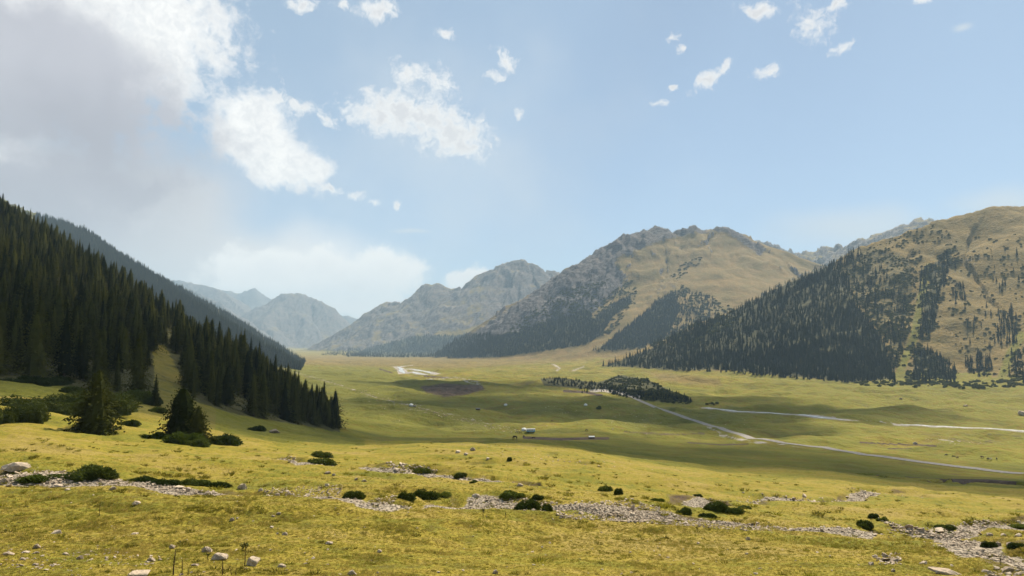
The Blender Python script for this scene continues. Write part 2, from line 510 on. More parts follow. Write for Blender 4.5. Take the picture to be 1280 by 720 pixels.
ridge([(905, 287, 5210), (882, 312, 4950), (852, 344, 4650), (822, 372, 4380), (790, 403, 4180), (757, 430, 4020), (730, 446, 3900)], 4, 0.45, back=0.55, lam=190, amp=0.1, warp=30, rock=7, seed=420)
ridge([(925, 296, 5190), (945, 330, 4800), (950, 370, 4400), (930, 410, 4000), (905, 438, 3700)], 4, 0.42, back=0.5, lam=260, amp=0.08, warp=30, rock=5, seed=430)
# second wooded ridge on the left
ridge([(-200, 180, 4400), (0, 250, 3900), (60, 270, 3600), (90, 281, 3450), (101, 286, 3400), (106, 292, 3380), (130, 305, 3250), (160, 326, 3080), (200, 351, 2880), (240, 376, 2700), (280, 401, 2550), (320, 427, 2420), (350, 444, 2320), (376, 456, 2220)],
      2, 0.6, back=1.15, lam=130, amp=0.15, warp=16, rock=7, seed=200, foot=22)
# broad wooded hill on the right
ridge([(690, 470, 2750, .3), (770, 454, 2680, .35), (850, 424, 2680, .38), (900, 399, 2680, .40), (960, 366, 2700, .42), (1020, 337, 2700, .45), (1080, 307, 2700, .5), (1130, 291, 2680, .53), (1180, 273, 2650, .57),
       (1240, 258, 2600, .6), (1290, 257, 2600, .6), (1400, 262, 2500, .6), (1600, 250, 2300, .6)], 3, 0.5, back=0.55, lam=170, amp=0.17, warp=18, rock=5.5, seed=300, foot=60)
ridge([(1330, 300, 2450), (1310, 380, 2000), (1300, 440, 1700), (1296, 480, 1500)], 3, 0.5, back=0.5, lam=120, amp=0.12, warp=14, rock=4, seed=310, foot=40)

# wooded hill on the left belongs to the base relief; mark it
_px, _py = project(GX, GY, Z)
_hill = (OWN == 0) & (AZ < R(-12)) & (RR > 170) & (RR < 1500) & (Z > -3 - 0.06 * RR - 18 + 0.03 * (_px - 430))
OWN[_hill] = 1

# ---------------------------------------------------------------- finding the ground under a point of the photograph
def refresh():
    global TT, MM
    TT = Z / RR
    MM = np.maximum.accumulate(TT, axis=0)
refresh()

def col_of(a):
    """fractional column of an azimuth in degrees"""
    return np.interp(a, _az, np.arange(NA))

def height(x, y):
    x, y = np.asarray(x, float), np.asarray(y, float)
    r = np.hypot(x, y); a = np.degrees(np.arctan2(x, y))
    fi = np.interp(np.log(r), np.log(_rr), np.arange(NR)); fj = col_of(a)
    i = np.clip(fi.astype(int), 0, NR - 2); j = np.clip(fj.astype(int), 0, NA - 2)
    u, v = fi - i, fj - j
    return (Z[i, j] * (1 - u) + Z[i + 1, j] * u) * (1 - v) + (Z[i, j + 1] * (1 - u) + Z[i + 1, j + 1] * u) * v

def ground_at(px, py):
    """world points where the view lines meet the ground; misses give nan"""
    px, py = np.atleast_1d(np.asarray(px, float)), np.atleast_1d(np.asarray(py, float))
    dx, dz = (px - 640) / F, (360 - py) / F
    yy = CT - ST * dz
    u, w = dx / yy, (ST + CT * dz) / yy
    a = np.degrees(np.arctan2(u, 1)); t = w / np.sqrt(1 + u * u)
    j = np.rint(col_of(a)).astype(int)
    out = np.full((len(px), 3), np.nan)
    for k in range(len(px)):
        M = MM[:, j[k]]
        i = np.searchsorted(M, t[k])
        if i <= 0 or i >= NR:
            continue
        t0, t1 = M[i - 1], M[i]
        f = (t[k] - t0) / max(t1 - t0, 1e-9)
        r = _rr[i - 1] + (_rr[i] - _rr[i - 1]) * f
        ar = math.radians(a[k])
        out[k, :2] = r * math.sin(ar), r * math.cos(ar)
    ok = ~np.isnan(out[:, 0])
    out[ok, 2] = height(out[ok, 0], out[ok, 1])
    return out

def in_poly(px, py, poly):
    inside = np.zeros(px.shape, bool)
    n = len(poly)
    for i in range(n):
        x0, y0 = poly[i]; x1, y1 = poly[(i + 1) % n]
        if y0 == y1:
            continue
        c = ((y0 > py) != (y1 > py)) & (px < (x1 - x0) * (py - y0) / (y1 - y0) + x0)
        inside ^= c
    return inside

def poly_dist(px, py, poly, closed=True):
    best = np.full(px.shape, 1e9)
    n = len(poly)
    for i in range(n if closed else n - 1):
        x0, y0 = poly[i]; x1, y1 = poly[(i + 1) % n]
        ex, ey = x1 - x0, y1 - y0
        t = np.clip(((px - x0) * ex + (py - y0) * ey) / (ex * ex + ey * ey + 1e-9), 0, 1)
        best = np.minimum(best, np.hypot(px - x0 - t * ex, py - y0 - t * ey))
    return best

def soft_poly(px, py, poly, soft):
    d = poly_dist(px, py, poly)
    d = np.where(in_poly(px, py, poly), d, -d)
    return sst(d, -soft, soft)

# ---------------------------------------------------------------- stream beds cut into the pasture
BEDS = []
def world_line(pts, dense=6):
    g = ground_at([p[0] for p in pts], [p[1] for p in pts])
    g = g[~np.isnan(g[:, 0])]
    out = []
    for i in range(len(g) - 1):
        for t in np.linspace(0, 1, dense, endpoint=False):
            out.append(g[i] * (1 - t) + g[i + 1] * t)
    out.append(g[-1])
    return np.array(out)

def carve(pts, width, depth, rmax, seed):
    L = world_line(pts, 1)
    BEDS.append((L, width))
    m = (RR < rmax) & (np.abs(AZ) < R(48)) & (RR > 8)
    x, y = GX[m], GY[m]
    wob = 1 + 0.5 * fbm(x / 5, y / 5, 3, seed)
    best = np.full(x.shape, 1e9)
    for i in range(len(L) - 1):
        a, b = L[i], L[i + 1]
        ex, ey = b[0] - a[0], b[1] - a[1]
        t = np.clip(((x - a[0]) * ex + (y - a[1]) * ey) / (ex * ex + ey * ey + 1e-6), 0, 1)
        best = np.minimum(best, np.hypot(x - a[0] - t * ex, y - a[1] - t * ey))
    w = width * np.clip(wob, 0.35, 2)
    k = 1 - sst(best, w * 0.62, w * 1.08)
    Z[m] -= depth * k * np.clip(0.6 + 0.6 * gnoise(x / 9, y / 9, seed + 3), 0.15, 1.4)
    g = 1 - sst(best, w * 0.35, w * 0.8)
    patch = sst(fbm(x / 7, y / 7, 3, seed + 7), -1.2, -0.35)
    GRAVEL[m] = np.maximum(GRAVEL[m], g * patch)
    bank = sst(best, w * 0.4, w * 0.7) * (1 - sst(best, w * 0.9, w * 1.3))
    SOIL[m] = np.maximum(SOIL[m], bank * 0.5 * sst(gnoise(x / 6, y / 6, seed + 5), -0.3, 0.3))

GRAVEL = np.zeros(Z.shape, np.float32); SOIL = np.zeros(Z.shape, np.float32)
BED_MAIN = [(-60, 588), (20, 592), (80, 592), (130, 598), (190, 603), (250, 609), (330, 617), (420, 618), (480, 625), (560, 630), (610, 627), (660, 633), (710, 637), (770, 642), (840, 645), (900, 651), (950, 658), (1010, 663), (1060, 662), (1120, 661), (1160, 669), (1200, 674), (1250, 688), (1330, 705)]
BED_BRANCH = [(1120, 661), (1160, 664), (1200, 662), (1225, 655), (1260, 652), (1330, 650)]
BED_UPPER = [(300, 570), (380, 575), (440, 580), (490, 585), (540, 590), (600, 598), (660, 606)]
BED_FAR = [(850, 628), (880, 624), (920, 626), (960, 624), (1010, 624), (1060, 622), (1110, 616), (1150, 620)]
carve(BED_MAIN, 2.0, 0.45, 260, 31)
carve([(700, 636), (740, 630), (790, 632), (830, 640), (880, 648), (940, 655)], 2.2, 0.2, 260, 36)
carve(BED_BRANCH, 1.4, 0.5, 260, 32)
carve(BED_UPPER, 1.6, 0.6, 300, 33)
carve(BED_FAR, 2.0, 0.6, 400, 34)
# grassy terrace steps
GRAVEL_KEEP, SOIL_KEEP = GRAVEL.copy(), SOIL.copy()
carve([(0, 622), (60, 628), (130, 632), (200, 637), (280, 642)], 1.2, 0.22, 120, 37)
carve([(150, 654), (260, 650), (350, 656)], 1.0, 0.12, 120, 38)
GRAVEL, SOIL = GRAVEL_KEEP.copy(), SOIL_KEEP
# cut earth banks of the valley streams
carve([(1085, 593), (1120, 598), (1180, 601), (1230, 603), (1290, 606)], 7.0, 4.5, 700, 41)
carve([(1090, 613), (1150, 616), (1220, 620)], 4.0, 1.2, 600, 42)
GRAVEL = GRAVEL_KEEP + (GRAVEL - GRAVEL_KEEP) * 0.25
refresh()

# beds for the road and the rivers
def grade(pts, width, fall, dz=0.0, sm=9):
    L = world_line(pts, 10)
    k = np.ones(sm) / sm
    pad = np.concatenate([np.full(sm // 2, L[0, 2]), L[:, 2], np.full(sm // 2, L[-1, 2])])
    L[:, 2] = np.convolve(pad, k, 'valid') + dz
    m = (np.abs(AZ) < R(60)) & (GX > L[:, 0].min() - width - fall) & (GX < L[:, 0].max() + width + fall) & (GY > L[:, 1].min() - width - fall) & (GY < L[:, 1].max() + width + fall)
    x, y = GX[m], GY[m]
    best = np.full(x.shape, 1e9); zz = np.zeros(x.shape)
    for i in range(len(L) - 1):
        a, b = L[i], L[i + 1]
        ex, ey = b[0] - a[0], b[1] - a[1]
        t = np.clip(((x - a[0]) * ex + (y - a[1]) * ey) / (ex * ex + ey * ey + 1e-6), 0, 1)
        d = np.hypot(x - a[0] - t * ex, y - a[1] - t * ey)
        q = d < best
        best = np.where(q, d, best); zz = np.where(q, a[2] + (b[2] - a[2]) * t, zz)
    w = 1 - sst(best, width / 2, width / 2 + fall)
    Z[m] = Z[m] * (1 - w) + zz * w
    return L, best, m
ROAD_PX = [(772, 491), (790, 497), (820, 509), (860, 523), (900, 537), (940, 547), (980, 554), (1030, 561), (1080, 568), (1150, 578), (1220, 587), (1290, 595), (1420, 607)]
RIVER_PX = [[(884, 510), (920, 513), (960, 516), (1000, 518), (1030, 521), (1052, 524)], [(1128, 530), (1150, 531.5), (1180, 533), (1230, 535), (1290, 538), (1400, 545)]]
BRAID_PX = [[(496, 458), (502, 462), (505, 467)], [(497, 459), (520, 456)], [(512, 461), (530, 463), (545, 467)], [(516, 464), (527, 468), (540, 468)]]
ROAD_L, _, _ = grade(ROAD_PX, 9, 8, 0.3)
RIVER_L = []
for _p in RIVER_PX:
    _L, _b, _m = grade(_p, 24, 14, -0.8, 13)
    RIVER_L.append(_L)
    _k = (1 - sst(_b, 7, 15)) * sst(fbm(GX[_m] / 40, GY[_m] / 40, 3, 131), -0.75, -0.1)
    GRAVEL[_m] = np.maximum(GRAVEL[_m], 0.95 * _k)
BRAID_L = []
for _p in BRAID_PX:
    _L, _b, _m = grade(_p, 26, 20, -0.6, 13)
    BRAID_L.append(_L)
    GRAVEL[_m] = np.maximum(GRAVEL[_m], 0.8 * (1 - sst(_b, 12, 26)))
refresh()

# ---------------------------------------------------------------- what covers the ground
PX, PY = project(GX, GY, Z)
VIS = (GY > 1)
dZr = np.gradient(Z, axis=0) / np.gradient(RR, axis=0)
dZa = np.gradient(Z, axis=1) / (np.gradient(AZ, axis=1) * RR)
STEEP = np.hypot(dZr, dZa)

def paint(arr, poly, soft, val=1.0, rmin=0, rmax=1e9, own=None):
    xs = [p[0] for p in poly]; ys = [p[1] for p in poly]
    m = VIS & (PX > min(xs) - soft) & (PX < max(xs) + soft) & (PY > min(ys) - soft) & (PY < max(ys) + soft) & (RR > rmin) & (RR < rmax)
    if own is not None:
        m &= np.isin(OWN, own)
    k = soft_poly(PX[m], PY[m], poly, soft)
    arr[m] = arr[m] * (1 - k) + val * k

def strip(arr, pts, half, val=1.0, rmin=0, rmax=1e9):
    xs = [p[0] for p in pts]; ys = [p[1] for p in pts]
    m = VIS & (PX > min(xs) - 6) & (PX < max(xs) + 6) & (PY > min(ys) - 6) & (PY < max(ys) + 6) & (RR > rmin) & (RR < rmax)
    d = poly_dist(PX[m], PY[m], pts, closed=False)
    arr[m] = np.maximum(arr[m], val * (1 - sst(d, half * 0.6, half * 1.3)))

ROCK = np.zeros(Z.shape, np.float32)
LUSH = np.full(Z.shape, 0.35, np.float32)
WOOD = np.zeros(Z.shape, np.float32)
TAN = np.zeros(Z.shape, np.float32)
SCREE = np.zeros(Z.shape, np.float32)
# pasture: yellow near by, greener in the valley, dry again at the far end
LUSH = 0.33 + 0.20 * sst(RR, 110, 420) - 0.12 * sst(RR, 1300, 2200) - 0.25 * sst(RR, 2400, 5000) + 0.26 * fbm(GX / 75, GY / 50, 4, 71) * sst(RR, 20, 200) + 0.16 * fbm(GX / 400, GY / 260, 3, 73) * sst(RR, 300, 800)
LUSH = LUSH + 0.30 * fbm(GX / 13, GY / 6, 4, 72) * (1 - sst(RR, 100, 250))
paint(LUSH, [(370, 460), (480, 462), (560, 500), (640, 540), (480, 540), (430, 530)], 12, 0.72)
paint(LUSH, [(940, 470), (1290, 480), (1290, 560), (940, 525)], 14, 0.52)
paint(TAN, [(800, 462), (900, 472), (905, 484), (830, 480)], 6, 0.65, 1000, 3500, [0])
paint(TAN, [(330, 445), (760, 436), (740, 452), (560, 462), (330, 456)], 4, 0.6, 1800)
TAN[OWN == 3] = 0.72; TAN[OWN == 4] = 0.9; TAN[OWN == 5] = 0.55; TAN[OWN == 6] = 0.6; TAN[OWN == 7] = 0.6; LUSH[OWN >= 6] = 0.2; TAN[OWN == 2] = 0.3
TAN[OWN == 1] = 0.1; LUSH[OWN == 1] = np.maximum(LUSH[OWN == 1], 0.7)
# rock
hi = np.isin(OWN, [5, 6, 7])
ROCK[hi] = (np.where(OWN[hi] == 7, 0.62, 0.52) + 0.5 * sst(STEEP[hi], 0.5, 0.95) + 0.25 * fbm(GX[hi] / 300, GY[hi] / 300, 3, 81)).clip(0, 1)
SCREE[hi] = 0.5
m = OWN == 4
ROCK[m] = 0.9 * sst(STEEP[m], 0.85, 1.25)
rockface = [(823, 276), (800, 283), (775, 288), (745, 300), (728, 322), (685, 352), (622, 396), (556, 440), (640, 442), (690, 422), (722, 402), (748, 388), (772, 362), (782, 345), (768, 328), (775, 320), (795, 313), (830, 300), (870, 291), (905, 290), (932, 306), (950, 319), (957, 312), (935, 298), (915, 280), (865, 278)]
paint(ROCK, rockface, 5, 0.95, 3000, 8000, [4])
paint(SCREE, [(740, 330), (775, 296), (850, 292), (800, 318)], 6, 0.5, 3000, 8000, [4])
paint(ROCK, [(850, 372), (830, 372), (800, 388), (820, 350), (850, 335)], 6, 0.42, 3000, 8000, [4])
m = OWN == 2
ROCK[m] = 0.22 + 0.25 * sst(-PY[m], -320, -295); LUSH[m] = 0.8  # rock kept low and turf dark: cloud shade put into the colour
m = OWN == 3
ROCK[m] = 0.25 * sst(STEEP[m], 0.7, 1.0)
paint(ROCK, [(1185, 300), (1225, 320), (1240, 345), (1200, 330)], 8, 0.4, 1400, 4000, [3])
# woods
HILL_W = [(-80, 190), (0, 256), (100, 325), (200, 390), (300, 449), (380, 498), (425, 532), (425, 540), (340, 526), (300, 520), (262, 508), (240, 500), (215, 498), (120, 490), (70, 482), (-80, 470)]
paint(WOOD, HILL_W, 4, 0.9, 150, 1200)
TAN[(OWN == 1) & (PX > 120) & (PX < 270)] = 0.45
paint(WOOD, [(190, 436), (205, 428), (228, 470), (232, 500), (208, 504), (192, 486)], 4, 0.3, 150, 600)
WOOD_SHADE_R6 = [(50, 256), (90, 268), (135, 295), (160, 314), (200, 336), (240, 361), (280, 386), (320, 412), (350, 432), (382, 452), (376, 463), (330, 456), (280, 432), (240, 406), (200, 382), (150, 347), (90, 312), (40, 285)]  # upper crest is bare rock; wood added there to stand for cloud shade
paint(WOOD, WOOD_SHADE_R6, 4, 0.92, 1500, 5200, [2])
WOOD_R = [(752, 458), (770, 452), (850, 422), (900, 397), (960, 363), (1018, 336), (1042, 326), (1060, 345), (1068, 380), (1085, 400), (1100, 420), (1110, 440), (1112, 462), (1118, 474), (1060, 478), (1000, 472), (900, 462), (850, 464), (800, 460)]
SHRUB_R = [(1030, 330), (1085, 305), (1105, 312), (1125, 306), (1150, 312), (1158, 340), (1140, 400), (1128, 460), (1120, 478), (1195, 482), (1200, 470), (1165, 440), (1148, 425), (1152, 400), (1165, 375), (1180, 345), (1200, 312), (1180, 300), (1162, 330), (1140, 420), (1118, 470), (1060, 478), (1080, 400)]
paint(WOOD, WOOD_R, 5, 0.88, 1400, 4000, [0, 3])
paint(WOOD, [(1035, 335), (1085, 308), (1122, 312), (1148, 330), (1138, 400), (1122, 475), (1085, 478), (1110, 430), (1075, 385)], 9, 0.52, 1400, 4000, [3])
paint(WOOD, [(1148, 345), (1185, 312), (1185, 345), (1172, 380), (1168, 415), (1148, 425)], 5, 0.6, 1400, 4000, [3])
paint(WOOD, [(1140, 438), (1165, 440), (1190, 462), (1192, 478), (1140, 476)], 5, 0.65, 1400, 4000, [3])
paint(WOOD, [(675, 473), (700, 472), (760, 480), (800, 490), (860, 499), (868, 503), (800, 500), (740, 487), (680, 482)], 2, 0.85, 900, 3500)
paint(WOOD, [(745, 478), (775, 468), (810, 474), (835, 486), (870, 500), (800, 496)], 3, 0.75, 900, 3500)
WOOD_C = [(560, 442), (600, 428), (640, 418), (690, 400), (735, 388), (742, 398), (770, 378), (788, 368), (790, 380), (766, 396), (752, 418), (735, 430), (700, 436), (620, 447), (560, 448)]
WOOD_C2 = [(752, 436), (775, 415), (800, 396), (822, 374), (842, 366), (850, 385), (842, 405), (830, 425), (800, 434), (765, 439)]
paint(WOOD, WOOD_C, 4, 0.85, 2500, 7500)
paint(WOOD, WOOD_C2, 5, 0.72, 2500, 7500)
WOOD_D = [(430, 446), (480, 430), (520, 420), (600, 418), (640, 420), (600, 446), (500, 447)]
paint(WOOD, WOOD_D, 4, 0.85, 5000, 12000)
# soil and gravel of the valley
paint(SOIL, [(522, 483), (556, 478), (602, 480), (608, 487), (585, 494), (555, 497), (532, 491)], 4, 0.72, 500, 3000)
paint(SOIL, [(690, 470), (640, 478), (610, 482), (660, 484)], 4, 0.45, 500, 3500)
for pts, hw, v in [([(1085, 594), (1120, 597), (1170, 600), (1235, 601), (1275, 604)], 2.0, .95), ([(1150, 602), (1190, 604), (1225, 604)], 3.0, .9), ([(655, 547), (700, 549), (735, 548), (760, 548)], 1.8, 0.95), ([(860, 553), (900, 556), (935, 555)], 1.2, .6), ([(705, 489), (730, 490), (752, 494)], 1.6, .9), ([(1075, 553), (1110, 555), (1170, 557)], 1.0, .85), ([(1110, 561), (1160, 560)], 0.9, .7),
                   ([(1150, 541), (1200, 551), (1230, 553), (1260, 549)], 3.0, .42), ([(1170, 540), (1280, 545)], 2.5, .4), ([(474, 461), (490, 466)], 1.0, .8), ([(530, 470), (560, 472)], 1.0, .8), ([(780, 540), (840, 543), (880, 542)], 1.8, .5),
                   ([(380, 470), (420, 480), (460, 493), (500, 504), (560, 520), (600, 529)], 1.3, .45)]:
    strip(SOIL, pts, hw, v, 350, 4000)
for pts, hw, v in [([(1050, 524), (1090, 527), (1128, 530)], 0.9, .45), ([(1012, 519.5), (1030, 521.5), (1044, 523)], 1.8, .9), ([(534, 474), (570, 472), (600, 478)], 1.8, .42), ([(575, 476), (600, 480), (585, 474)], 1.6, .45), ([(690, 455), (700, 460), (696, 463)], 1.6, .55), ([(730, 458), (715, 464)], 1.5, .5),
                   ([(738, 488), (770, 489), (800, 495)], 2.4, .7), ([(770, 490), (790, 492)], 1.3, .9), ([(880, 530), (900, 542), (925, 550), (960, 555)], 2.2, .46), ([(900, 545), (940, 551), (1010, 560)], 1.4, .45), 
                   ([(1170, 549), (1200, 552)], 1.2, .55),
                   ([(370, 466), (400, 474), (440, 486), (470, 497), (505, 505), (560, 517), (600, 527), (640, 536)], 1.1, .40), ([(1130, 597), (1190, 606), (1215, 612)], 1.2, .5),
                   ([(1120, 617), (1160, 619), (1200, 617)], 2.0, .6)]:
    strip(GRAVEL, pts, hw, v, 350, 5000)
CHUTE = [(1160, 335), (1150, 380), (1143, 420), (1125, 465)]
strip(WOOD, [(2000, 2000), (2001, 2001)], 1)
m = VIS & (OWN == 3)
k = 1 - sst(poly_dist(PX[m], PY[m], CHUTE, False), 3, 7)
WOOD[m] *= 1 - k
k2 = 1 - sst(poly_dist(PX[m], PY[m], [(1276, 420), (1262, 445), (1250, 482)], False), 4, 8)
LUSH[m] = np.maximum(LUSH[m], np.maximum(k, k2) * 0.6); TAN[m] *= 1 - 0.6 * np.maximum(k, k2)

# crags: rock stands out of the turf as ribs and ledges
_m = (ROCK > 0.05) & (RR > 1400) & (RR < 16000)
_x, _y, _sc = GX[_m], GY[_m], np.clip(RR[_m] / 5200, 0.55, 1.8)
_wx = _x + 40 * fbm(_x / 260, _y / 260, 2, 95); _wy = _y + 40 * fbm(_x / 260, _y / 260, 2, 96)
_rd = ridged(_wx / 170, _wy / 210, 4, 91, 0.55) - 0.55
Z[_m] += sst(ROCK[_m], 0.1, 0.8) * np.where(OWN[_m] >= 6, 0.42, 1.0) * _sc * (58 * _rd + 9 * fbm(_x / 34, _y / 34, 3, 92))
refresh()
dZr = np.gradient(Z, axis=0) / np.gradient(RR, axis=0)
dZa = np.gradient(Z, axis=1) / (np.gradient(AZ, axis=1) * RR)
STEEP = np.hypot(dZr, dZa)
# turf keeps the gentle ledges between the crags
_g = _m & (RR < 8000)
ROCK[_g] *= 0.72 + 0.28 * sst(STEEP[_g] + 0.15 * fbm(GX[_g] / 60, GY[_g] / 60, 2, 97), 0.42, 0.75)

# ---------------------------------------------------------------- ground material
def ground_material():
    mt, N = new_mat("ground")
    pos = N.n('ShaderNodeNewGeometry').outputs['Position']
    def att(name):
        a = N.n('ShaderNodeAttribute', attribute_name=name)
        s = N.n('ShaderNodeSeparateColor'); N.put(s.inputs[0], a.outputs['Color'])
        return [s.outputs[0], s.outputs[1], s.outputs[2], a.outputs['Alpha']]
    rock, lush, gravel, soil = att('cover')
    wood, tan, scree, far = att('cover_two')
    n_big = N.noise(pos, 0.012, 5, 0.6)
    n_mid = N.noise(pos, 0.11, 5, 0.62)
    n_fine = N.noise(pos, 1.3, 5, 0.65)
    n_grain = N.noise(pos, 9.0, 4, 0.7)
    # coarse grain far away would alias: the fine scales fade into the mid scale with the 'far' attribute
    grain = N.mix(far, n_grain, n_mid)
    fine = N.mix(far, n_fine, n_mid)
    def mask(mv, lo=0.38, hi=0.62, amt=0.75, nz=None):
        return N.step(N.m('MULTIPLY_ADD', N.m('SUBTRACT', nz if nz is not None else n_mid, 0.5), amt, mv), lo, hi)
    # grass
    lv = N.m('ADD', lush, N.m('MULTIPLY', N.m('SUBTRACT', fine, 0.5), 1.5))
    lv = N.m('ADD', lv, N.m('MULTIPLY', N.m('SUBTRACT', n_mid, 0.5), 0.8), clamp=True)
    ramp = N.n('ShaderNodeValToRGB')
    e = ramp.color_ramp.elements
    e[0].position = 0.0; e[0].color = (0.205, 0.156, 0.042, 1)
    e[1].position = 1.0; e[1].color = (0.078, 0.080, 0.0105, 1)
    for p, c in ((0.28, (0.182, 0.144, 0.019, 1)), (0.55, (0.128, 0.122, 0.014, 1))):
        x = e.new(p); x.color = c
    N.put(ramp.inputs[0], lv)
    grass = N.mix(N.step(grain, 0.34, 0.66), N.mix(1.0, ramp.outputs[0], (0.78, 0.77, 0.70), 'MULTIPLY'), N.mix(1.0, ramp.outputs[0], (1.42, 1.40, 1.36), 'MULTIPLY'))
    streak = N.noise(N.v('MULTIPLY', pos, (0.35, 1.0, 1.0)), 0.55, 5, 0.66)
    grass = N.mix(N.step(streak, 0.56, 0.70, 0, 0.55), grass, (0.075, 0.066, 0.014))
    grass = N.mix(N.step(n_fine, 0.58, 0.72, 0, 0.6), grass, (0.080, 0.054, 0.020))
    grass = N.mix(N.m('MULTIPLY', N.step(N.noise(pos, 0.02, 4, 0.6), 0.5, 0.7, 0, 0.5), far), grass, (0.062, 0.062, 0.012))
    # dry mountain turf
    turf = N.mix(N.step(n_big, 0.3, 0.7), (0.225, 0.145, 0.046), (0.150, 0.112, 0.030))
    turf = N.mix(N.step(n_mid, 0.40, 0.66, 0, 0.55), turf, (0.085, 0.064, 0.028))
    col = N.mix(mask(tan, 0.2, 0.8, 0.7, n_big), grass, turf)
    # rock
    rv = N.noise(N.v('MULTIPLY', pos, (1, 1, 2.2)), 0.028, 8, 0.68)
    rcol = N.mix(N.step(rv, 0.36, 0.64), (0.040, 0.038, 0.040), (0.135, 0.120, 0.112))
    rcol = N.mix(N.m('MULTIPLY', scree, N.step(n_big, 0.4, 0.65)), rcol, (0.21, 0.165, 0.135))
    col = N.mix(mask(rock, 0.36, 0.60, 1.3, rv), col, rcol)
    # under the trees
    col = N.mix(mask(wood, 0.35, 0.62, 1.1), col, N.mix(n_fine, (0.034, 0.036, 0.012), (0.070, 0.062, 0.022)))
    # bare soil
    col = N.mix(mask(soil, 0.35, 0.62, 0.9), col, N.mix(N.step(fine, 0.35, 0.65), (0.045, 0.030, 0.020), (0.095, 0.064, 0.042)))
    # river stones
    vor = N.n('ShaderNodeTexVoronoi'); N.put(vor.inputs['Vector'], pos); vor.inputs['Scale'].default_value = 9.0
    stone = N.mix(vor.outputs['Color'], (0.17, 0.138, 0.10), (0.43, 0.36, 0.275))
    stone = N.mix(N.m('MULTIPLY', N.step(vor.outputs['Distance'], 0.4, 0.75), N.m('SUBTRACT', 1.0, far)), stone, (0.07, 0.06, 0.045))
    stone = N.mix(far, stone, (0.30, 0.265, 0.225))
    col = N.mix(mask(gravel, 0.36, 0.60, 1.5, N.mix(far, n_fine, n_mid)), col, stone)
    # surface
    h = N.m('ADD', N.m('MULTIPLY', n_fine, 0.22), N.m('MULTIPLY', n_grain, 0.06))
    b1 = bump(N, h, 0.9, 0.6)
    nb = N.n('ShaderNodeBump'); nb.inputs['Strength'].default_value = 0.7; nb.inputs['Distance'].default_value = 26
    N.put(nb.inputs['Height'], N.m('MULTIPLY', rv, N.m('MULTIPLY', rock, far)))
    nv = N.n('ShaderNodeBump'); nv.inputs['Strength'].default_value = 0.8; nv.inputs['Distance'].default_value = 5.0
    N.put(nv.inputs['Height'], N.m('MULTIPLY', N.m('MULTIPLY_ADD', n_big, 3.0, n_mid), far)); N.put(nv.inputs['Normal'], b1)
    N.put(nb.inputs['Normal'], nv.outputs[0])
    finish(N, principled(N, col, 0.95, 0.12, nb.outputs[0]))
    return mt
GROUND = ground_material()

def build_ground():
    fi = np.arange(NR * NA, dtype=np.int32).reshape(NR, NA)
    quads = np.stack([fi[:-1, :-1], fi[:-1, 1:], fi[1:, 1:], fi[1:, :-1]], -1)
    own_f = np.maximum(OWN[:-1, :-1], np.maximum(OWN[1:, 1:], 0))
    V = np.stack([GX, GY, Z], -1).reshape(-1, 3)
    # smooth normals of the whole sheet, so that its pieces meet without a seam
    a = np.stack([np.gradient(GX, axis=0), np.gradient(GY, axis=0), np.gradient(Z, axis=0)], -1)
    b = np.stack([np.gradient(GX, axis=1), np.gradient(GY, axis=1), np.gradient(Z, axis=1)], -1)
    nn = np.cross(b, a); nn /= np.linalg.norm(nn, axis=-1, keepdims=True) + 1e-12
    nn = nn.reshape(-1, 3)
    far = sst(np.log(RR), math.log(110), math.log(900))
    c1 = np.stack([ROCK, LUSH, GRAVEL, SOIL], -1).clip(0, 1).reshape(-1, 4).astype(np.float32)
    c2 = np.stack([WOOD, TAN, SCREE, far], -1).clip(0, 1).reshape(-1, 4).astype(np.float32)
    names = {0: 'meadow', 1: 'wooded_hill', 2: 'mountain_flank', 3: 'mountain_slope', 4: 'rocky_mountain', 5: 'mountain_saddle', 6: 'mountain_peak', 7: 'mountain_range'}
    for k, name in names.items():
        q = quads[own_f == k].reshape(-1, 4)
        if not len(q):
            continue
        used = np.unique(q)
        remap = np.zeros(NR * NA, np.int32); remap[used] = np.arange(len(used))
        me = np_mesh(name, V[used], remap[q], GROUND, True)
        for an, arr in (('cover', c1), ('cover_two', c2)):
            at = me.attributes.new(an, 'FLOAT_COLOR', 'POINT')
            at.data.foreach_set('color', arr[used].ravel())
        me.normals_split_custom_set_from_vertices(nn[used].tolist())
        tag(link_mesh(name, me), kind='structure')
build_ground()

# ---------------------------------------------------------------- air
def build_haze():
    x0, x1, y0, y1, z0, z1 = -16500, 16500, -21200, 21200, -400, 1480
    x0, x1 = -21200, 21200
    v = [(x, y, z) for z in (z0, z1) for y in (y0, y1) for x in (x0, x1)]
    f = [(0, 2, 3, 1), (4, 5, 7, 6), (0, 1, 5, 4), (2, 6, 7, 3), (0, 4, 6, 2), (1, 3, 7, 5)]
    mt, N = new_mat("haze")
    pv = N.n('ShaderNodeVolumePrincipled')
    pv.inputs['Color'].default_value = (0.60, 0.82, 1.0, 1)
    pv.inputs['Density'].default_value = 5.8e-5
    pv.inputs['Anisotropy'].default_value = 0.0
    pv.inputs['Density Attribute'].default_value = ""
    out = N.n('ShaderNodeOutputMaterial')
    N.t.links.new(pv.outputs[0], out.inputs['Volume'])
    tag(link_mesh('haze', np_mesh('haze', v, np.array(f), mt)), kind='stuff')
build_haze()

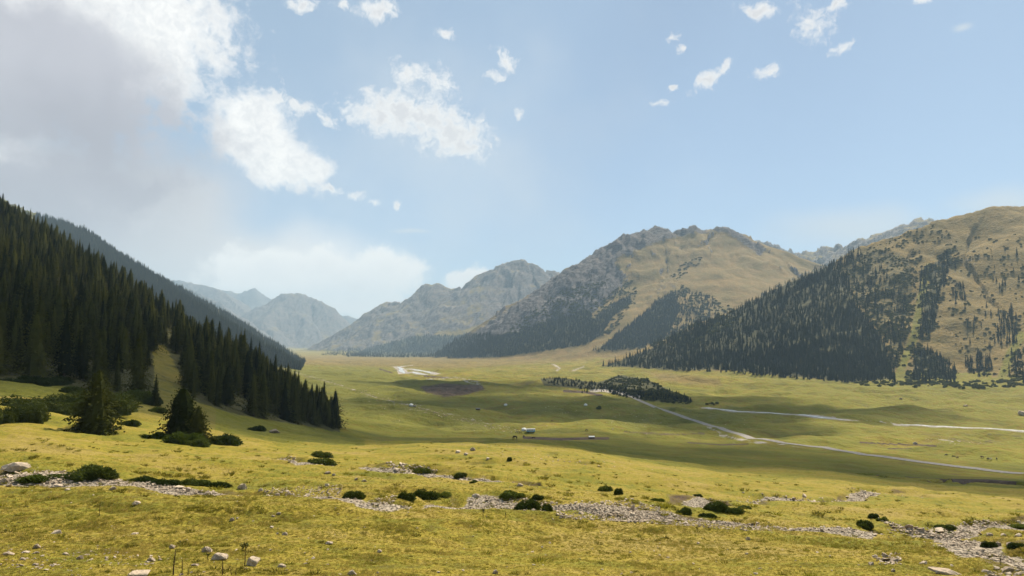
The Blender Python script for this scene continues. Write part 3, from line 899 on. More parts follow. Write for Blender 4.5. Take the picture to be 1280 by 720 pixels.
# ---------------------------------------------------------------- plants: materials
def leaf_material(name, dark, light, trans=0.25, scale=1.2):
    mt, N = new_mat(name)
    rnd = N.n('ShaderNodeObjectInfo').outputs['Random']
    pos = N.n('ShaderNodeTexCoord').outputs['Object']
    f = N.m('MULTIPLY_ADD', N.noise(pos, scale, 3, 0.6), 0.8, N.m('MULTIPLY', rnd, 0.8))
    col = N.mix(N.step(f, 0.3, 1.15), dark, light)
    d = N.n('ShaderNodeBsdfDiffuse'); N.put(d.inputs[0], col)
    t = N.n('ShaderNodeBsdfTranslucent'); N.put(t.inputs[0], N.mix(1.0, col, (1.3, 1.35, 0.7), 'MULTIPLY'))
    x = N.n('ShaderNodeMixShader'); x.inputs[0].default_value = trans
    N.t.links.new(d.outputs[0], x.inputs[1]); N.t.links.new(t.outputs[0], x.inputs[2])
    finish(N, x.outputs[0])
    return mt
SPRUCE_M = leaf_material("spruce_needles", (0.016, 0.022, 0.009), (0.076, 0.076, 0.021), 0.28, 0.35)
YOUNG_M = leaf_material("young_needles", (0.014, 0.020, 0.007), (0.046, 0.050, 0.013), 0.25, 0.8)
JUNIPER_M = leaf_material("juniper_needles", (0.026, 0.038, 0.013), (0.068, 0.082, 0.022), 0.22, 1.3)
PALE_JUNIPER_M = leaf_material("fresh_juniper_needles", (0.050, 0.068, 0.014), (0.105, 0.120, 0.026), 0.22, 1.3)
FAR_M = leaf_material("far_needles", (0.014, 0.021, 0.009), (0.036, 0.042, 0.014), 0.15, 0.2)
def bark_material():
    mt, N = new_mat("bark")
    p = N.n('ShaderNodeTexCoord').outputs['Object']
    n = N.noise(N.v('MULTIPLY', p, (6, 6, 1)), 2.0, 4)
    finish(N, principled(N, N.mix(n, (0.035, 0.025, 0.018), (0.11, 0.085, 0.065)), 0.9, 0.1, bump(N, n, 0.6, 0.05)))
    return mt
BARK = bark_material()

def spruce_crown(H, rad, levels, per, sprays, seed, bare=0.05, tip=1.0, spray_len=0.75, power=0.85, core=0.55, ragged=0.22):
    """a spire of drooping boughs; every bough is a row of small hanging fans"""
    r = np.random.default_rng(seed)
    V, T = [], []
    def tri(a, b, c):
        k = len(V); V.extend((a, b, c)); T.append((k, k + 1, k + 2))
    side = r.uniform(0.85, 1.15, 8)
    for i in range(levels):
        t = i / (levels - 1)
        t = bare + (1 - bare) * t ** 0.9
        z = H * t
        rr = rad * ((1 - t) ** power * (0.9 + 0.1 * min(1, (t - bare) * 9 + 0.5))) + 0.03 * rad
        n = max(4, int(per * (0.45 + 0.55 * (1 - t))))
        for k in range(n):
            ang = 2 * math.pi * (k + r.uniform(0, 1)) / n + i * 1.7
            L = rr * (1 + ragged * r.normal()) * side[int(ang / math.tau * 8) % 8]
            L = max(L, 0.12 * rad * 0.5)
            dx, dy = math.cos(ang), math.sin(ang)
            droop = r.uniform(0.25, 0.55) * (1 - 0.7 * t)
            ns = max(1, int(round(sprays * L / rad + 0.6)))
            for s in range(ns):
                f = (s + r.uniform(0.5, 1.0)) / ns
                f = 0.25 + 0.75 * f
                c = np.array([dx * L * f, dy * L * f, z - droop * L * f * f + r.normal() * 0.012 * H])
                sl = spray_len * (0.55 + 0.6 * r.random()) * (0.45 + 0.55 * (1 - t))
                out = np.array([dx, dy, -droop * 1.2 + r.normal() * 0.25])
                sd = np.array([-dy, dx, r.normal() * 0.2])
                tipp = c + out * sl * 0.75
                w = sl * 0.55
                tri(c - sd * w, tipp, c + sd * w)
                dn = np.array([dx * 0.25 + r.normal() * 0.2, dy * 0.25 + r.normal() * 0.2, -1.0])
                tri(c - sd * w * 0.7 - out * 0.1, c + dn * sl * 0.75, c + sd * w * 0.7 + out * sl * 0.3)
                if r.random() < 0.5:
                    tri(c - out * sl * 0.4, c + np.array([0, 0, sl * 0.35]) + sd * w * 0.3, tipp)
    # leader
    for k in range(3):
        a = k * 2.1
        tri((0.03 * rad * math.cos(a), 0.03 * rad * math.sin(a), H * 0.94), (0, 0, H * tip * 1.03), (0.03 * rad * math.cos(a + 2), 0.03 * rad * math.sin(a + 2), H * 0.94))
    # dense shaded heart of the crown
    if core > 0:
        m = 9; nl = 7
        base = len(V)
        for i in range(nl):
            t = bare + (0.97 - bare) * i / (nl - 1)
            for k in range(m):
                a = math.tau * k / m
                q = rad * core * (1 - t) ** power * r.uniform(0.75, 1.15)
                V.append((q * math.cos(a), q * math.sin(a), H * t))
        for i in range(nl - 1):
            for k in range(m):
                a, b = base + i * m + k, base + i * m + (k + 1) % m
                T.append((a, b, b + m)); T.append((a, b + m, a + m))
    return np.array(V), np.array(T)

def trunk_mesh(name, H, r0, lean=0.0, top=0.9):
    n, m = 8, 7
    V, Q = [], []
    for i in range(n):
        t = i / (n - 1)
        z = -0.6 + (H * top + 0.6) * t
        q = r0 * (1 - t) ** 0.9 * (1.25 if i == 0 else 1) + 0.01
        for k in range(m):
            a = math.tau * k / m
            V.append((q * math.cos(a) + lean * t * t, q * math.sin(a), z))
    for i in range(n - 1):
        for k in range(m):
            a, b = i * m + k, i * m + (k + 1) % m
            Q.append((a, b, b + m, a + m))
    return np_mesh(name, V, np.array(Q), BARK, True)

H0 = 20.0
SPR = []
for i in range(6):
    rad = [3.5, 3.0, 4.0, 3.2, 3.7, 2.8][i]
    v, t = spruce_crown(H0, rad, [34, 36, 32, 38, 34, 36][i], 11, 3, 100 + i, bare=[.03, .06, .04, .08, .03, .05][i], spray_len=0.85, power=[.75, .9, .55, .8, .62, .5][i], ragged=[.22, .25, .34, .25, .3, .4][i])
    SPR.append((np_mesh("crown", v, t, SPRUCE_M), trunk_mesh("trunk", H0, 0.26)))

def empty(name, loc, rz=0.0, sc=1.0):
    o = bpy.data.objects.new(name, None)
    COL.objects.link(o)
    o.location = loc
    o.rotation_euler = (0, 0, rz)
    o.scale = (sc, sc, sc) if not hasattr(sc, '__len__') else sc
    o.empty_display_size = 0.5
    return o

def make_tree(name, crown, trunk, loc, rz, sc):
    root = empty(name, loc, rz, sc)
    link_mesh('trunk', trunk, root)
    link_mesh('crown', crown, root)
    return root

# ---------------------------------------------------------------- many small things in one object: points with instances
def stuff_points(name, pts, rot, scl, idx, templates, tilt=None):
    """one object of kind stuff; templates are meshes"""
    n = len(pts)
    me = bpy.data.meshes.new(name)
    me.vertices.add(n)
    me.vertices.foreach_set('co', np.asarray(pts, np.float32).ravel())
    def attr(an, typ, key, data):
        a = me.attributes.new(an, typ, 'POINT')
        a.data.foreach_set(key, data.ravel())
    e = np.zeros((n, 3), np.float32); e[:, 2] = rot
    if tilt is not None:
        e[:, :2] = tilt
    attr('turn', 'FLOAT_VECTOR', 'vector', e)
    s = np.asarray(scl, np.float32)
    if s.ndim == 1:
        s = np.repeat(s[:, None], 3, 1)
    attr('size', 'FLOAT_VECTOR', 'vector', np.ascontiguousarray(s, np.float32))
    attr('pick', 'INT', 'value', np.asarray(idx, np.int32))
    o = link_mesh(name, me)
    g = bpy.data.node_groups.new(name + "_scatter", 'GeometryNodeTree')
    g.interface.new_socket('Geometry', in_out='INPUT', socket_type='NodeSocketGeometry')
    g.interface.new_socket('Geometry', in_out='OUTPUT', socket_type='NodeSocketGeometry')
    nd = g.nodes
    gi, go = nd.new('NodeGroupInput'), nd.new('NodeGroupOutput')
    join = nd.new('GeometryNodeJoinGeometry')
    for k, tm in enumerate(templates):
        ob = bpy.data.objects.new(name + "_sample", tm)     # not linked to the scene
        oi = nd.new('GeometryNodeObjectInfo'); oi.inputs['Object'].default_value = ob
        oi.inputs['As Instance'].default_value = True
        g.links.new(oi.outputs['Geometry'], join.inputs[0])
    ip = nd.new('GeometryNodeInstanceOnPoints')
    g.links.new(gi.outputs[0], ip.inputs['Points'])
    g.links.new(join.outputs[0], ip.inputs['Instance'])
    ip.inputs['Pick Instance'].default_value = True
    for an, dt, sock in (('pick', 'INT', 'Instance Index'), ('turn', 'FLOAT_VECTOR', 'Rotation'), ('size', 'FLOAT_VECTOR', 'Scale')):
        na = nd.new('GeometryNodeInputNamedAttribute'); na.data_type = dt
        na.inputs['Name'].default_value = an
        g.links.new(na.outputs['Attribute'], ip.inputs[sock])
    g.links.new(ip.outputs[0], go.inputs[0])
    md = o.modifiers.new('scatter', 'NODES'); md.node_group = g
    return tag(o, kind='stuff')

def joined(name, crown, trunk):
    """crown and trunk as one mesh, for far instances"""
    def arr(me):
        v = np.empty(len(me.vertices) * 3, np.float32); me.vertices.foreach_get('co', v)
        return v.reshape(-1, 3), [tuple(p.vertices) for p in me.polygons]
    v1, f1 = arr(crown); v2, f2 = arr(trunk)
    me = bpy.data.meshes.new(name)
    me.from_pydata(np.concatenate([v1, v2]).tolist(), [], f1 + [tuple(i + len(v1) for i in f) for f in f2])
    me.materials.append(crown.materials[0]); me.materials.append(BARK)
    for p in me.polygons[len(f1):]:
        p.material_index = 1
    return me

def poly_samples(poly, n, seed, holes=()):
    r = np.random.default_rng(seed)
    xs = [p[0] for p in poly]; ys = [p[1] for p in poly]
    out = np.zeros((0, 2))
    while len(out) < n:
        q = np.stack([r.uniform(min(xs), max(xs), 4 * n), r.uniform(min(ys), max(ys), 4 * n)], 1)
        k = in_poly(q[:, 0], q[:, 1], poly)
        for h in holes:
            k &= ~in_poly(q[:, 0], q[:, 1], h)
        out = np.concatenate([out, q[k]])
    return out[:n]

# ---------------------------------------------------------------- the wood on the left hill
def plant_hill():
    r = np.random.default_rng(42)
    n = 22000
    x = r.uniform(-760, -60, n); y = r.uniform(160, 880, n)
    z = height(x, y)
    px, py = project(x, y, z)
    edge = [(-200, 100), (0, 254), (100, 322), (200, 387), (300, 446), (380, 496), (420, 527), (422, 537), (395, 534), (340, 524), (318, 522), (296, 511), (276, 513), (258, 502), (240, 499), (228, 478), (205, 470), (190, 490), (165, 498), (120, 488), (95, 478), (60, 476), (30, 470), (-100, 462)]
    k = in_poly(px, py, edge)
    for hole in ([(148, 462), (196, 462), (200, 500), (148, 500)], [(188, 440), (204, 428), (220, 444), (231, 474), (233, 502), (207, 510), (190, 494), (184, 464)], [(150, 428), (164, 422), (168, 434), (158, 448), (150, 444)], [(196, 418), (212, 412), (228, 430), (216, 434)],
                 [(268, 520), (300, 498), (318, 512), (300, 524)], [(262, 460), (270, 456), (268, 480), (262, 484)]):
        k &= ~in_poly(px, py, hole)
    k &= (px > 320) | (r.random(n) < 0.45 + 0.55 * sst(fbm(x / 40, y / 40, 2, 5), -0.4, 0.3))
    x, y, z = x[k], y[k], z[k]
    # keep a minimum spacing
    keep, cell = [], {}
    for i in range(len(x)):
        c = (int(x[i] // 3.7), int(y[i] // 3.7)); ok = True
        for a in (-1, 0, 1):
            for b in (-1, 0, 1):
                for j in cell.get((c[0] + a, c[1] + b), ()):
                    if (x[i] - x[j]) ** 2 + (y[i] - y[j]) ** 2 < 13.6:
                        ok = False
        if ok:
            keep.append(i); cell.setdefault(c, []).append(i)
    keep = np.array(keep)
    x, y, z = x[keep], y[keep], z[keep]
    n = len(x)
    h = np.clip(r.normal(13.8, 4.6, n), 4, 23)
    wd = r.uniform(0.8, 1.55, n)
    rot = r.uniform(0, math.tau, n); idx = r.integers(0, 6, n)
    # which ones show most: paint them from near to far
    d = np.hypot(x, y); order = np.argsort(d)
    bx, by = project(x, y, z); tx, ty = project(x, y, z + h)
    cover = np.zeros((720, 1280), bool); shown = np.zeros(n)
    for i in order:
        y0, y1 = int(ty[i]), int(by[i])
        for yy in range(max(y0, 0), min(y1, 719)):
            w = 0.13 * h[i] * wd[i] * F / d[i] * (yy - ty[i]) / max(by[i] - ty[i], 1)
            a, b = max(int(bx[i] - w), 0), min(int(bx[i] + w + 1), 1280)
            if b > a:
                shown[i] += (~cover[yy, a:b]).sum()
                cover[yy, a:b] = True
    top = np.argsort(-shown)[:292]
    for i in top:
        s = h[i] / H0
        crown, trunk = SPR[idx[i]]
        o = make_tree('spruce', crown, trunk, (x[i], y[i], z[i] - 0.25), rot[i], (s * wd[i], s * wd[i], s))
        sky = not cover[max(int(ty[i]) - 4, 0), min(max(int(tx[i]), 0), 1279)]
        if sky and by[i] < 480:
            lab, grp = 'dark spruce whose top breaks the skyline along the descending ridge of the wooded hill', 'skyline spruces of the wooded hill'
        elif d[i] < 300 and bx[i] < 128:
            lab, grp = 'tall dark spruce in the front row of the wood above the wide juniper mat', 'front row spruces above the juniper mat'
        elif d[i] < 330 and bx[i] < 262:
            lab, grp = 'tall dark spruce standing at the rim of the grassy clearing in the wood', 'spruces around the grassy clearing'
        elif bx[i] > 340:
            lab, grp = 'dark narrow spruce crowding the pointed lower tip of the wooded hill', 'spruces at the pointed tip of the wood'
        elif bx[i] > 235 and by[i] > 455:
            lab, grp = 'dark spruce in the lower rows between the grassy clearing and the tip of the wood', 'lower row spruces beside the clearing'
        else:
            lab, grp = 'dark spruce packed among others high on the steep wooded hillside', 'spruces packed high on the hillside'
        tag(o, lab, 'spruce', grp)
    rest = np.setdiff1d(np.arange(n), top)
    s = h[rest] / H0
    stuff_points('spruce_forest', np.stack([x, y, z - 0.25], 1)[rest], rot[rest], np.stack([s * wd[rest], s * wd[rest], s], 1), idx[rest], [joined('spruce_joined', *c) for c in SPR])
    print('hill trees', n)
plant_hill()

def lone_tree(name, px, py, hpx, crown_args, label, young=True, rz=0.0, cat='spruce'):
    g = ground_at(px, py)[0]
    d = math.hypot(g[0], g[1])
    H = hpx / F * d
    a = dict(crown_args); rad = a.pop('rad') * H
    v, t = spruce_crown(H, rad, **a)
    o = make_tree(name, np_mesh('crown', v, t, YOUNG_M if young else SPRUCE_M), trunk_mesh('trunk', H, 0.02 * H, top=0.85), (g[0], g[1], g[2] - 0.1), rz, 1.0)
    return tag(o, label, cat)
lone_tree('spruce', 172, 496, 69, dict(rad=.205, levels=40, per=12, sprays=4, seed=901, spray_len=0.8, bare=.02, power=.7), 'tall dark columnar spruce standing by itself in front of the grassy clearing', False)
lone_tree('spruce', 194, 507, 34, dict(rad=.17, levels=26, per=10, sprays=3, seed=902, spray_len=0.6, bare=.02), 'small slim dark spruce beside the tall columnar spruce at the clearing', False)
lone_tree('spruce', 121, 541, 66, dict(rad=.42, levels=30, per=15, sprays=7, seed=903, spray_len=0.62, bare=.0, power=.62, core=.58, ragged=.17), 'bushy young spruce with wide ragged skirts rising out of the juniper mat')
lone_tree('spruce', 227, 549, 58, dict(rad=.44, levels=32, per=17, sprays=8, seed=904, spray_len=0.55, bare=.0, power=.5, core=.66, ragged=.17), 'broad rounded young spruce with sunlit tip standing alone on the yellow slope')
lone_tree('spruce', 247, 554, 42, dict(rad=.36, levels=26, per=14, sprays=6, seed=905, spray_len=0.5, bare=.0, power=.6, core=.55), 'smaller dark spruce pressed against the broad rounded young spruce')
lone_tree('spruce', 112, 536, 34, dict(rad=.55, levels=18, per=13, sprays=5, seed=906, spray_len=0.55, bare=.0, power=.5, core=.5, ragged=.3), 'squat spruce seedling half hidden behind the bushy young spruce')

# ---------------------------------------------------------------- far woods
FARS = []
for i in range(4):
    v, t = spruce_crown(H0, [3.1, 2.8, 3.4, 2.9][i], 13, 7, 1, 300 + i, spray_len=2.6, bare=.03, power=[.8, .95, .75, .85][i], core=.62)
    FARS.append(joined('far_spruce', np_mesh("crown", v, t, FAR_M), trunk_mesh("trunk", H0, 0.3)))

def far_wood(name, plan, hmean, hsd, seed, rmin=900, wide=1.0):
    """plan: list of (polygon in the photograph, number, holes)"""
    r = np.random.default_rng(seed)
    pts = []
    for poly, n, holes in plan:
        q = poly_samples(poly, n, r.integers(1 << 30), holes)
        g = ground_at(q[:, 0], q[:, 1])
        g = g[~np.isnan(g[:, 0])]
        g = g[np.hypot(g[:, 0], g[:, 1]) > rmin]
        pts.append(g)
    p = np.concatenate(pts)
    n = len(p)
    s = np.clip(r.normal(hmean, hsd, n), hmean * 0.45, hmean * 1.5) / H0
    p[:, 2] -= 0.3
    return stuff_points(name, p, r.uniform(0, math.tau, n), np.stack([s * wide, s * wide, s], 1), r.integers(0, 4, n), FARS)
far_wood('ridge_forest', [(WOOD_SHADE_R6, 12000, ())], 18, 4, 1, 1500)  # trees at the upper crest are added to darken it like cloud shade
far_wood('slope_forest', [(WOOD_R, 4300, ()), ([(752, 458), (800, 458), (850, 462), (960, 470), (1060, 479), (1120, 477), (1110, 450), (1000, 440), (860, 440)], 900, ()),
    ([(1040, 335), (1090, 312), (1115, 345), (1135, 380), (1130, 440), (1118, 476), (1080, 476), (1110, 430), (1075, 385)], 230, ()),
    ([(1150, 345), (1186, 312), (1186, 345), (1172, 380), (1168, 415), (1150, 425)], 190, ()), ([(1143, 440), (1162, 438), (1195, 462), (1194, 480), (1140, 478)], 170, ()),
    ([(1190, 330), (1280, 300), (1290, 480), (1200, 470)], 60, ()), ([(1242, 412), (1258, 392), (1266, 384), (1272, 402), (1274, 430), (1250, 430)], 46, ()), ([(1206, 452), (1225, 440), (1242, 458), (1236, 472), (1210, 470)], 40, ()),
    ([(1186, 358), (1205, 352), (1212, 376), (1192, 378)], 22, ()), ([(1268, 440), (1300, 430), (1300, 482), (1268, 478)], 40, ()), ([(1000, 350), (1075, 308), (1078, 320), (1010, 362)], 130, ())], 17, 4.5, 2, 1300)
far_wood('valley_thicket', [([(676, 476), (690, 472), (705, 473), (760, 481), (800, 491), (860, 499), (866, 503), (800, 500), (740, 487), (690, 481)], 420, ()), ([(748, 481), (775, 469), (810, 474), (835, 487), (868, 500), (800, 495)], 130, ()),
    ([(718, 489), (745, 487), (748, 491), (722, 492)], 4, ()), ([(775, 489), (784, 489), (784, 494), (775, 494)], 3, ())], 5.6, 2.0, 3, 800, 1.9)
far_wood('mountain_forest', [(WOOD_C, 3600, ()), (WOOD_C2, 1500, ()), ([(752, 436), (800, 396), (850, 360), (890, 372), (900, 400), (870, 430), (800, 434)], 800, ()), ([(640, 405), (740, 340), (790, 360), (740, 385), (700, 400)], 130, ()), ([(740, 437), (760, 437), (750, 441), (742, 441)], 8, ())], 19, 5, 4, 2500, 1.15)
far_wood('distant_forest', [(WOOD_D, 2600, ()), ([(400, 444), (440, 436), (470, 440), (470, 446)], 250, ())], 21, 5, 5, 4500, 1.3)

# ---------------------------------------------------------------- junipers and other low bushes
def bush(name, seed, lobes, leaves, leaf, mat, h=1.0, core=True, lob=(0.16, 0.26), spread=0.34):
    """low spreading evergreen, about 1 wide and h*0.4 high: many short sprays over several humps"""
    r = np.random.default_rng(seed)
    L = []
    for i in range(lobes):
        a = r.uniform(0, math.tau); q = spread * math.sqrt(r.random())
        L.append((q * math.cos(a), q * math.sin(a) * 0.8, r.uniform(*lob), r.uniform(0.22, 0.42) * h))
    V, T = [], []
    for (cx, cy0, rad, hh) in L:
        m = int(leaves / lobes)
        for k in range(m):
            u = r.normal(size=3); u /= np.linalg.norm(u) + 1e-9
            u[2] = abs(u[2])
            s = r.uniform(0.75, 1.08)
            p = np.array([cx + u[0] * rad * s, cy0 + u[1] * rad * s, u[2] * hh * s])
            out = np.array([u[0], u[1], u[2] * 0.7 + 0.45]) + r.normal(size=3) * 0.35
            out /= np.linalg.norm(out)
            sd = np.cross(out, r.normal(size=3)); sd /= np.linalg.norm(sd) + 1e-9
            l = leaf * r.uniform(0.6, 1.4)
            b = len(V)
            V += [p - sd * l * 0.32, p + out * l, p + sd * l * 0.32]
            T.append((b, b + 1, b + 2))
        if not core:
            continue
        base = len(V); nm, nl = 9, 4
        for i in range(nl):
            f = i / (nl - 1) * 0.93
            for k in range(nm):
                a = math.tau * k / nm
                q = rad * 0.86 * math.cos(f * math.pi / 2) * r.uniform(0.85, 1.1)
                V.append(np.array([cx + q * math.cos(a), cy0 + q * math.sin(a), hh * 0.86 * math.sin(f * math.pi / 2) - (0.05 if i == 0 else 0)]))
        for i in range(nl - 1):
            for k in range(nm):
                a, c = base + i * nm + k, base + i * nm + (k + 1) % nm
                T.append((a, c, c + nm)); T.append((a, c + nm, a + nm))
    return np_mesh(name, np.array(V), np.array(T), mat)
MAT_M = leaf_material("mat_needles", (0.020, 0.029, 0.010), (0.050, 0.060, 0.018), 0.2, 1.3)
BUSH = [bush("juniper", 500 + i, [7, 9, 6, 8][i], 3600, 0.055, JUNIPER_M) for i in range(4)]
BUSH_PALE = [bush("juniper", 520 + i, 8, 3600, 0.05, PALE_JUNIPER_M) for i in range(2)]
BUSH_MAT = [bush("juniper", 540 + i, 34, 26000, 0.020, MAT_M, 0.7, True, (0.055, 0.12), 0.44) for i in range(2)]

def place_bush(px, py, wpx, hpx, label, kind='dark', rz=None, depth=0.75, group=None):
    g = ground_at(px, py - hpx * 0.25)[0]
    d = math.hypot(g[0], g[1])
    k = d / F
    me = {'dark': BUSH, 'pale': BUSH_PALE, 'mat': BUSH_MAT}[kind][random.randrange(len({'dark': BUSH, 'pale': BUSH_PALE, 'mat': BUSH_MAT}[kind]))]
    o = link_mesh('juniper_bush', me, None, (g[0], g[1], g[2] - 0.03 * wpx * k))
    o.rotation_euler = (0, 0, rz if rz is not None else random.uniform(0, 0.5) + random.choice((0, math.pi)))
    # the view looks down a little: height on the picture is height plus some of the depth
    w = wpx * k * 1.02
    h = max(hpx * k * (0.72 if kind == 'mat' else 0.62), 0.09 * w) / 0.36
    o.scale = (w, w * depth, h)
    return tag(o, label, 'bush', group)
random.seed(5)
for row in [
    (62, 519, 165, 34, 'very wide dark juniper mat spreading left of the bushy young spruce', 'mat'),
    (6, 533, 74, 30, 'thick dark juniper clump beside the juniper mat at the edge of the slope', 'mat'),
    (28, 481, 90, 14, 'long low juniper thicket in shade directly under the front row of tall spruces', 'mat'),
    (90, 494, 34, 11, 'dim olive bush between the tall spruces and the wide juniper mat'),
    (172, 503, 44, 15, 'rounded bush at the foot of the tall columnar spruce'),
    (186, 508, 26, 12, 'small dusky bush between the columnar spruce and the small slim spruce'),
    (197, 517, 26, 8, 'flat small juniper on shaded grass above the broad rounded young spruce'),
    (160, 533, 26, 8, 'low ragged juniper just right of the bushy young spruce'),
    (224, 556, 52, 17, 'juniper spilling out beneath the broad rounded young spruce', 'pale'),
    (196, 551, 44, 11, 'low flat light green juniper left of the broad rounded young spruce', 'pale'),
    (273, 560, 52, 17, 'long dark juniper downhill of the smaller dark spruce'),
    (246, 560, 30, 12, 'juniper sprig joining the long dark juniper to the young spruce'),
    (320, 540, 24, 8, 'small juniper on the slope near the pale boulder below the wood'),
    (402, 583, 38, 12, 'dark two-humped juniper alone on the slope, its lower hump'),
    (401, 574, 30, 10, 'upper hump of the two-humped juniper alone on the slope'),
    (114, 602, 64, 19, 'big rounded dark juniper on the bank of the dry stream bed'),
    (46, 600, 56, 7, 'low bright green juniper strip beside the pale stream stones', 'pale'),
    (168, 604, 40, 9, 'dark low scrub on the cut bank right of the big rounded juniper'),
    (205, 607, 36, 8, 'scrubby bush hanging along the cut stream bank'),
    (242, 609, 40, 10, 'long scrubby bush along the stream bank before the grey stone'),
    (278, 612, 34, 10, 'last scrubby bush of the stream bank beside the grey stone'),
    (442, 627, 38, 14, 'dark dome-shaped juniper by a patch of pale stream stones'),
    (508, 627, 24, 12, 'smaller half of the paired dark junipers on the stream bank'),
    (531, 629, 38, 17, 'larger half of the paired dark junipers on the stream bank'),
    (556, 621, 26, 7, 'flat light juniper just above the paired dark junipers', 'pale'),
    (528, 592, 26, 8, 'juniper at the end of the stony ridge on the upper slope'),
    (576, 597, 26, 7, 'small low juniper right of the stony ridge on the upper slope'),
    (637, 577, 10, 6, 'tiny dark bush alone near the shadow edge on the open slope'),
    (643, 622, 38, 10, 'wide olive juniper at the top of the main stone spill', 'pale'),
    (673, 626, 18, 8, 'small round juniper between the olive juniper and the stones'),
    (658, 639, 38, 15, 'dark juniper in the midst of the main stone spill'),
    (684, 642, 20, 12, 'compact dark juniper at the lower rim of the main stone spill'),
    (755, 615, 24, 8, 'elongated dark juniper on the grass above the stone spill'),
    (773, 620, 18, 10, 'roundish juniper touching the elongated dark juniper on the grass'),
    (819, 628, 24, 6, 'flat green juniper at the upper rim of the broad gravel fan', 'pale'),
    (851, 644, 26, 10, 'juniper at the near end of a dark scrub line along the gravel'),
    (884, 649, 34, 8, 'low dark scrub continuing along the gravel edge'),
    (893, 638, 34, 11, 'plump juniper forming the blunt end of the long green hedge of shrubs'),
    (914, 641, 34, 7, 'middle section of the long low green juniper line'),
    (929, 637, 22, 5, 'thin tail of the long low green juniper line'),
    (872, 622, 12, 5, 'small dark bush on the bank of the far stream bed'),
    (1081, 662, 28, 11, 'dark juniper standing in pale gravel near a second smaller juniper'),
    (1092, 649, 18, 7, 'small dark juniper above the gravel, behind the one standing in it'),
    (1102, 652, 16, 6, 'light green juniper tail touching the small dark juniper above the gravel', 'pale'),
    (1180, 661, 24, 6, 'thin juniper between the two gravel arms'),
    (1182, 667, 22, 4, 'flat juniper just under the thin juniper between the gravel arms', 'pale'),
    (1238, 686, 20, 8, 'dark juniper next to white boulders at the stream edge'),
    (1273, 688, 22, 8, 'dark juniper behind the biggest white boulder at the stream edge'),
    (1271, 661, 30, 6, 'long light juniper on the bank of the upper gravel arm', 'pale'),
    (747, 512, 10, 5, 'lone round bush in the valley meadow near a white yurt'),
    (590, 604, 14, 4, 'little flat juniper on the slope above the dry stream'),
]:
    place_bush(*row)

# shrubs on the mountain flanks, too many to count
SCRUB_M = leaf_material("scrub_needles", (0.050, 0.058, 0.022), (0.105, 0.105, 0.036), 0.15, 0.2)
SCRUB = [bush("scrub", 560 + i, 5, 260, 0.17, SCRUB_M, 1.1) for i in range(3)]
def far_scrub(name, plan, size, seed):
    r = np.random.default_rng(seed); pts = []
    for poly, n in plan:
        q = poly_samples(poly, n * 2, r.integers(1 << 30))
        g = ground_at(q[:, 0], q[:, 1]); g = g[~np.isnan(g[:, 0])]
        g = g[np.hypot(g[:, 0], g[:, 1]) > 900]
        k = fbm(g[:, 0] / 55, g[:, 1] / 55, 3, seed) > -0.15
        pts.append(g[k][:n])
    p = np.concatenate(pts); n = len(p)
    s = size * r.uniform(0.5, 1.6, n)
    return stuff_points(name, p, r.uniform(0, math.tau, n), np.stack([s, s, s * 0.8], 1), r.integers(0, 3, n), SCRUB)
far_scrub('mountain_scrub', [(SHRUB_R, 1000), ([(1040, 335), (1090, 308), (1120, 312), (1148, 330), (1140, 400), (1120, 470), (1085, 478), (1110, 430), (1075, 385)], 1000),
    ([(1150, 340), (1185, 308), (1205, 318), (1190, 345), (1178, 380), (1170, 425), (1148, 425)], 420), ([(1060, 476), (1200, 478), (1280, 474), (1280, 484), (1200, 486), (1060, 482)], 220), ([(1140, 436), (1170, 440), (1200, 462), (1200, 482), (1130, 480)], 300),
    ([(1190, 300), (1280, 290), (1290, 480), (1205, 470), (1185, 400)], 260), ([(1085, 300), (1180, 278), (1190, 300), (1100, 312)], 90), ([(1265, 440), (1300, 430), (1300, 484), (1262, 482)], 120)], 7.5, 71)
far_scrub('low_scrub', [([(748, 481), (775, 469), (810, 474), (835, 487), (870, 501), (800, 497)], 700), ([(800, 488), (860, 497), (905, 506), (860, 506), (800, 500)], 160)], 5.5, 73)
far_scrub('high_scrub', [([(750, 437), (800, 396), (850, 355), (900, 375), (930, 395), (880, 430), (800, 436)], 900), ([(690, 420), (740, 380), (790, 350), (800, 375), (760, 420)], 420), ([(600, 440), (700, 365), (760, 350), (720, 400), (640, 440)], 800), ([(835, 345), (870, 318), (880, 325), (845, 352)], 60)], 15, 72)

# ---------------------------------------------------------------- stones
def stone_material():
    mt, N = new_mat("stone")
    p = N.n('ShaderNodeTexCoord').outputs['Object']
    rnd = N.n('ShaderNodeObjectInfo').outputs['Random']
    n1 = N.noise(p, 2.2, 6, 0.62); n2 = N.noise(p, 11, 4, 0.65)
    base = N.mix(rnd, (0.36, 0.275, 0.195), (0.60, 0.485, 0.36))
    col = N.mix(N.step(n1, 0.42, 0.62), base, N.mix(0.5, base, (0.13, 0.115, 0.10)))
    col = N.mix(N.step(n2, 0.60, 0.72, 0, 0.6), col, (0.10, 0.085, 0.05))
    finish(N, principled(N, col, 0.9, 0.2, bump(N, N.m('ADD', n1, N.m('MULTIPLY', n2, 0.4)), 0.7, 0.12)))
    return mt
STONE = stone_material()

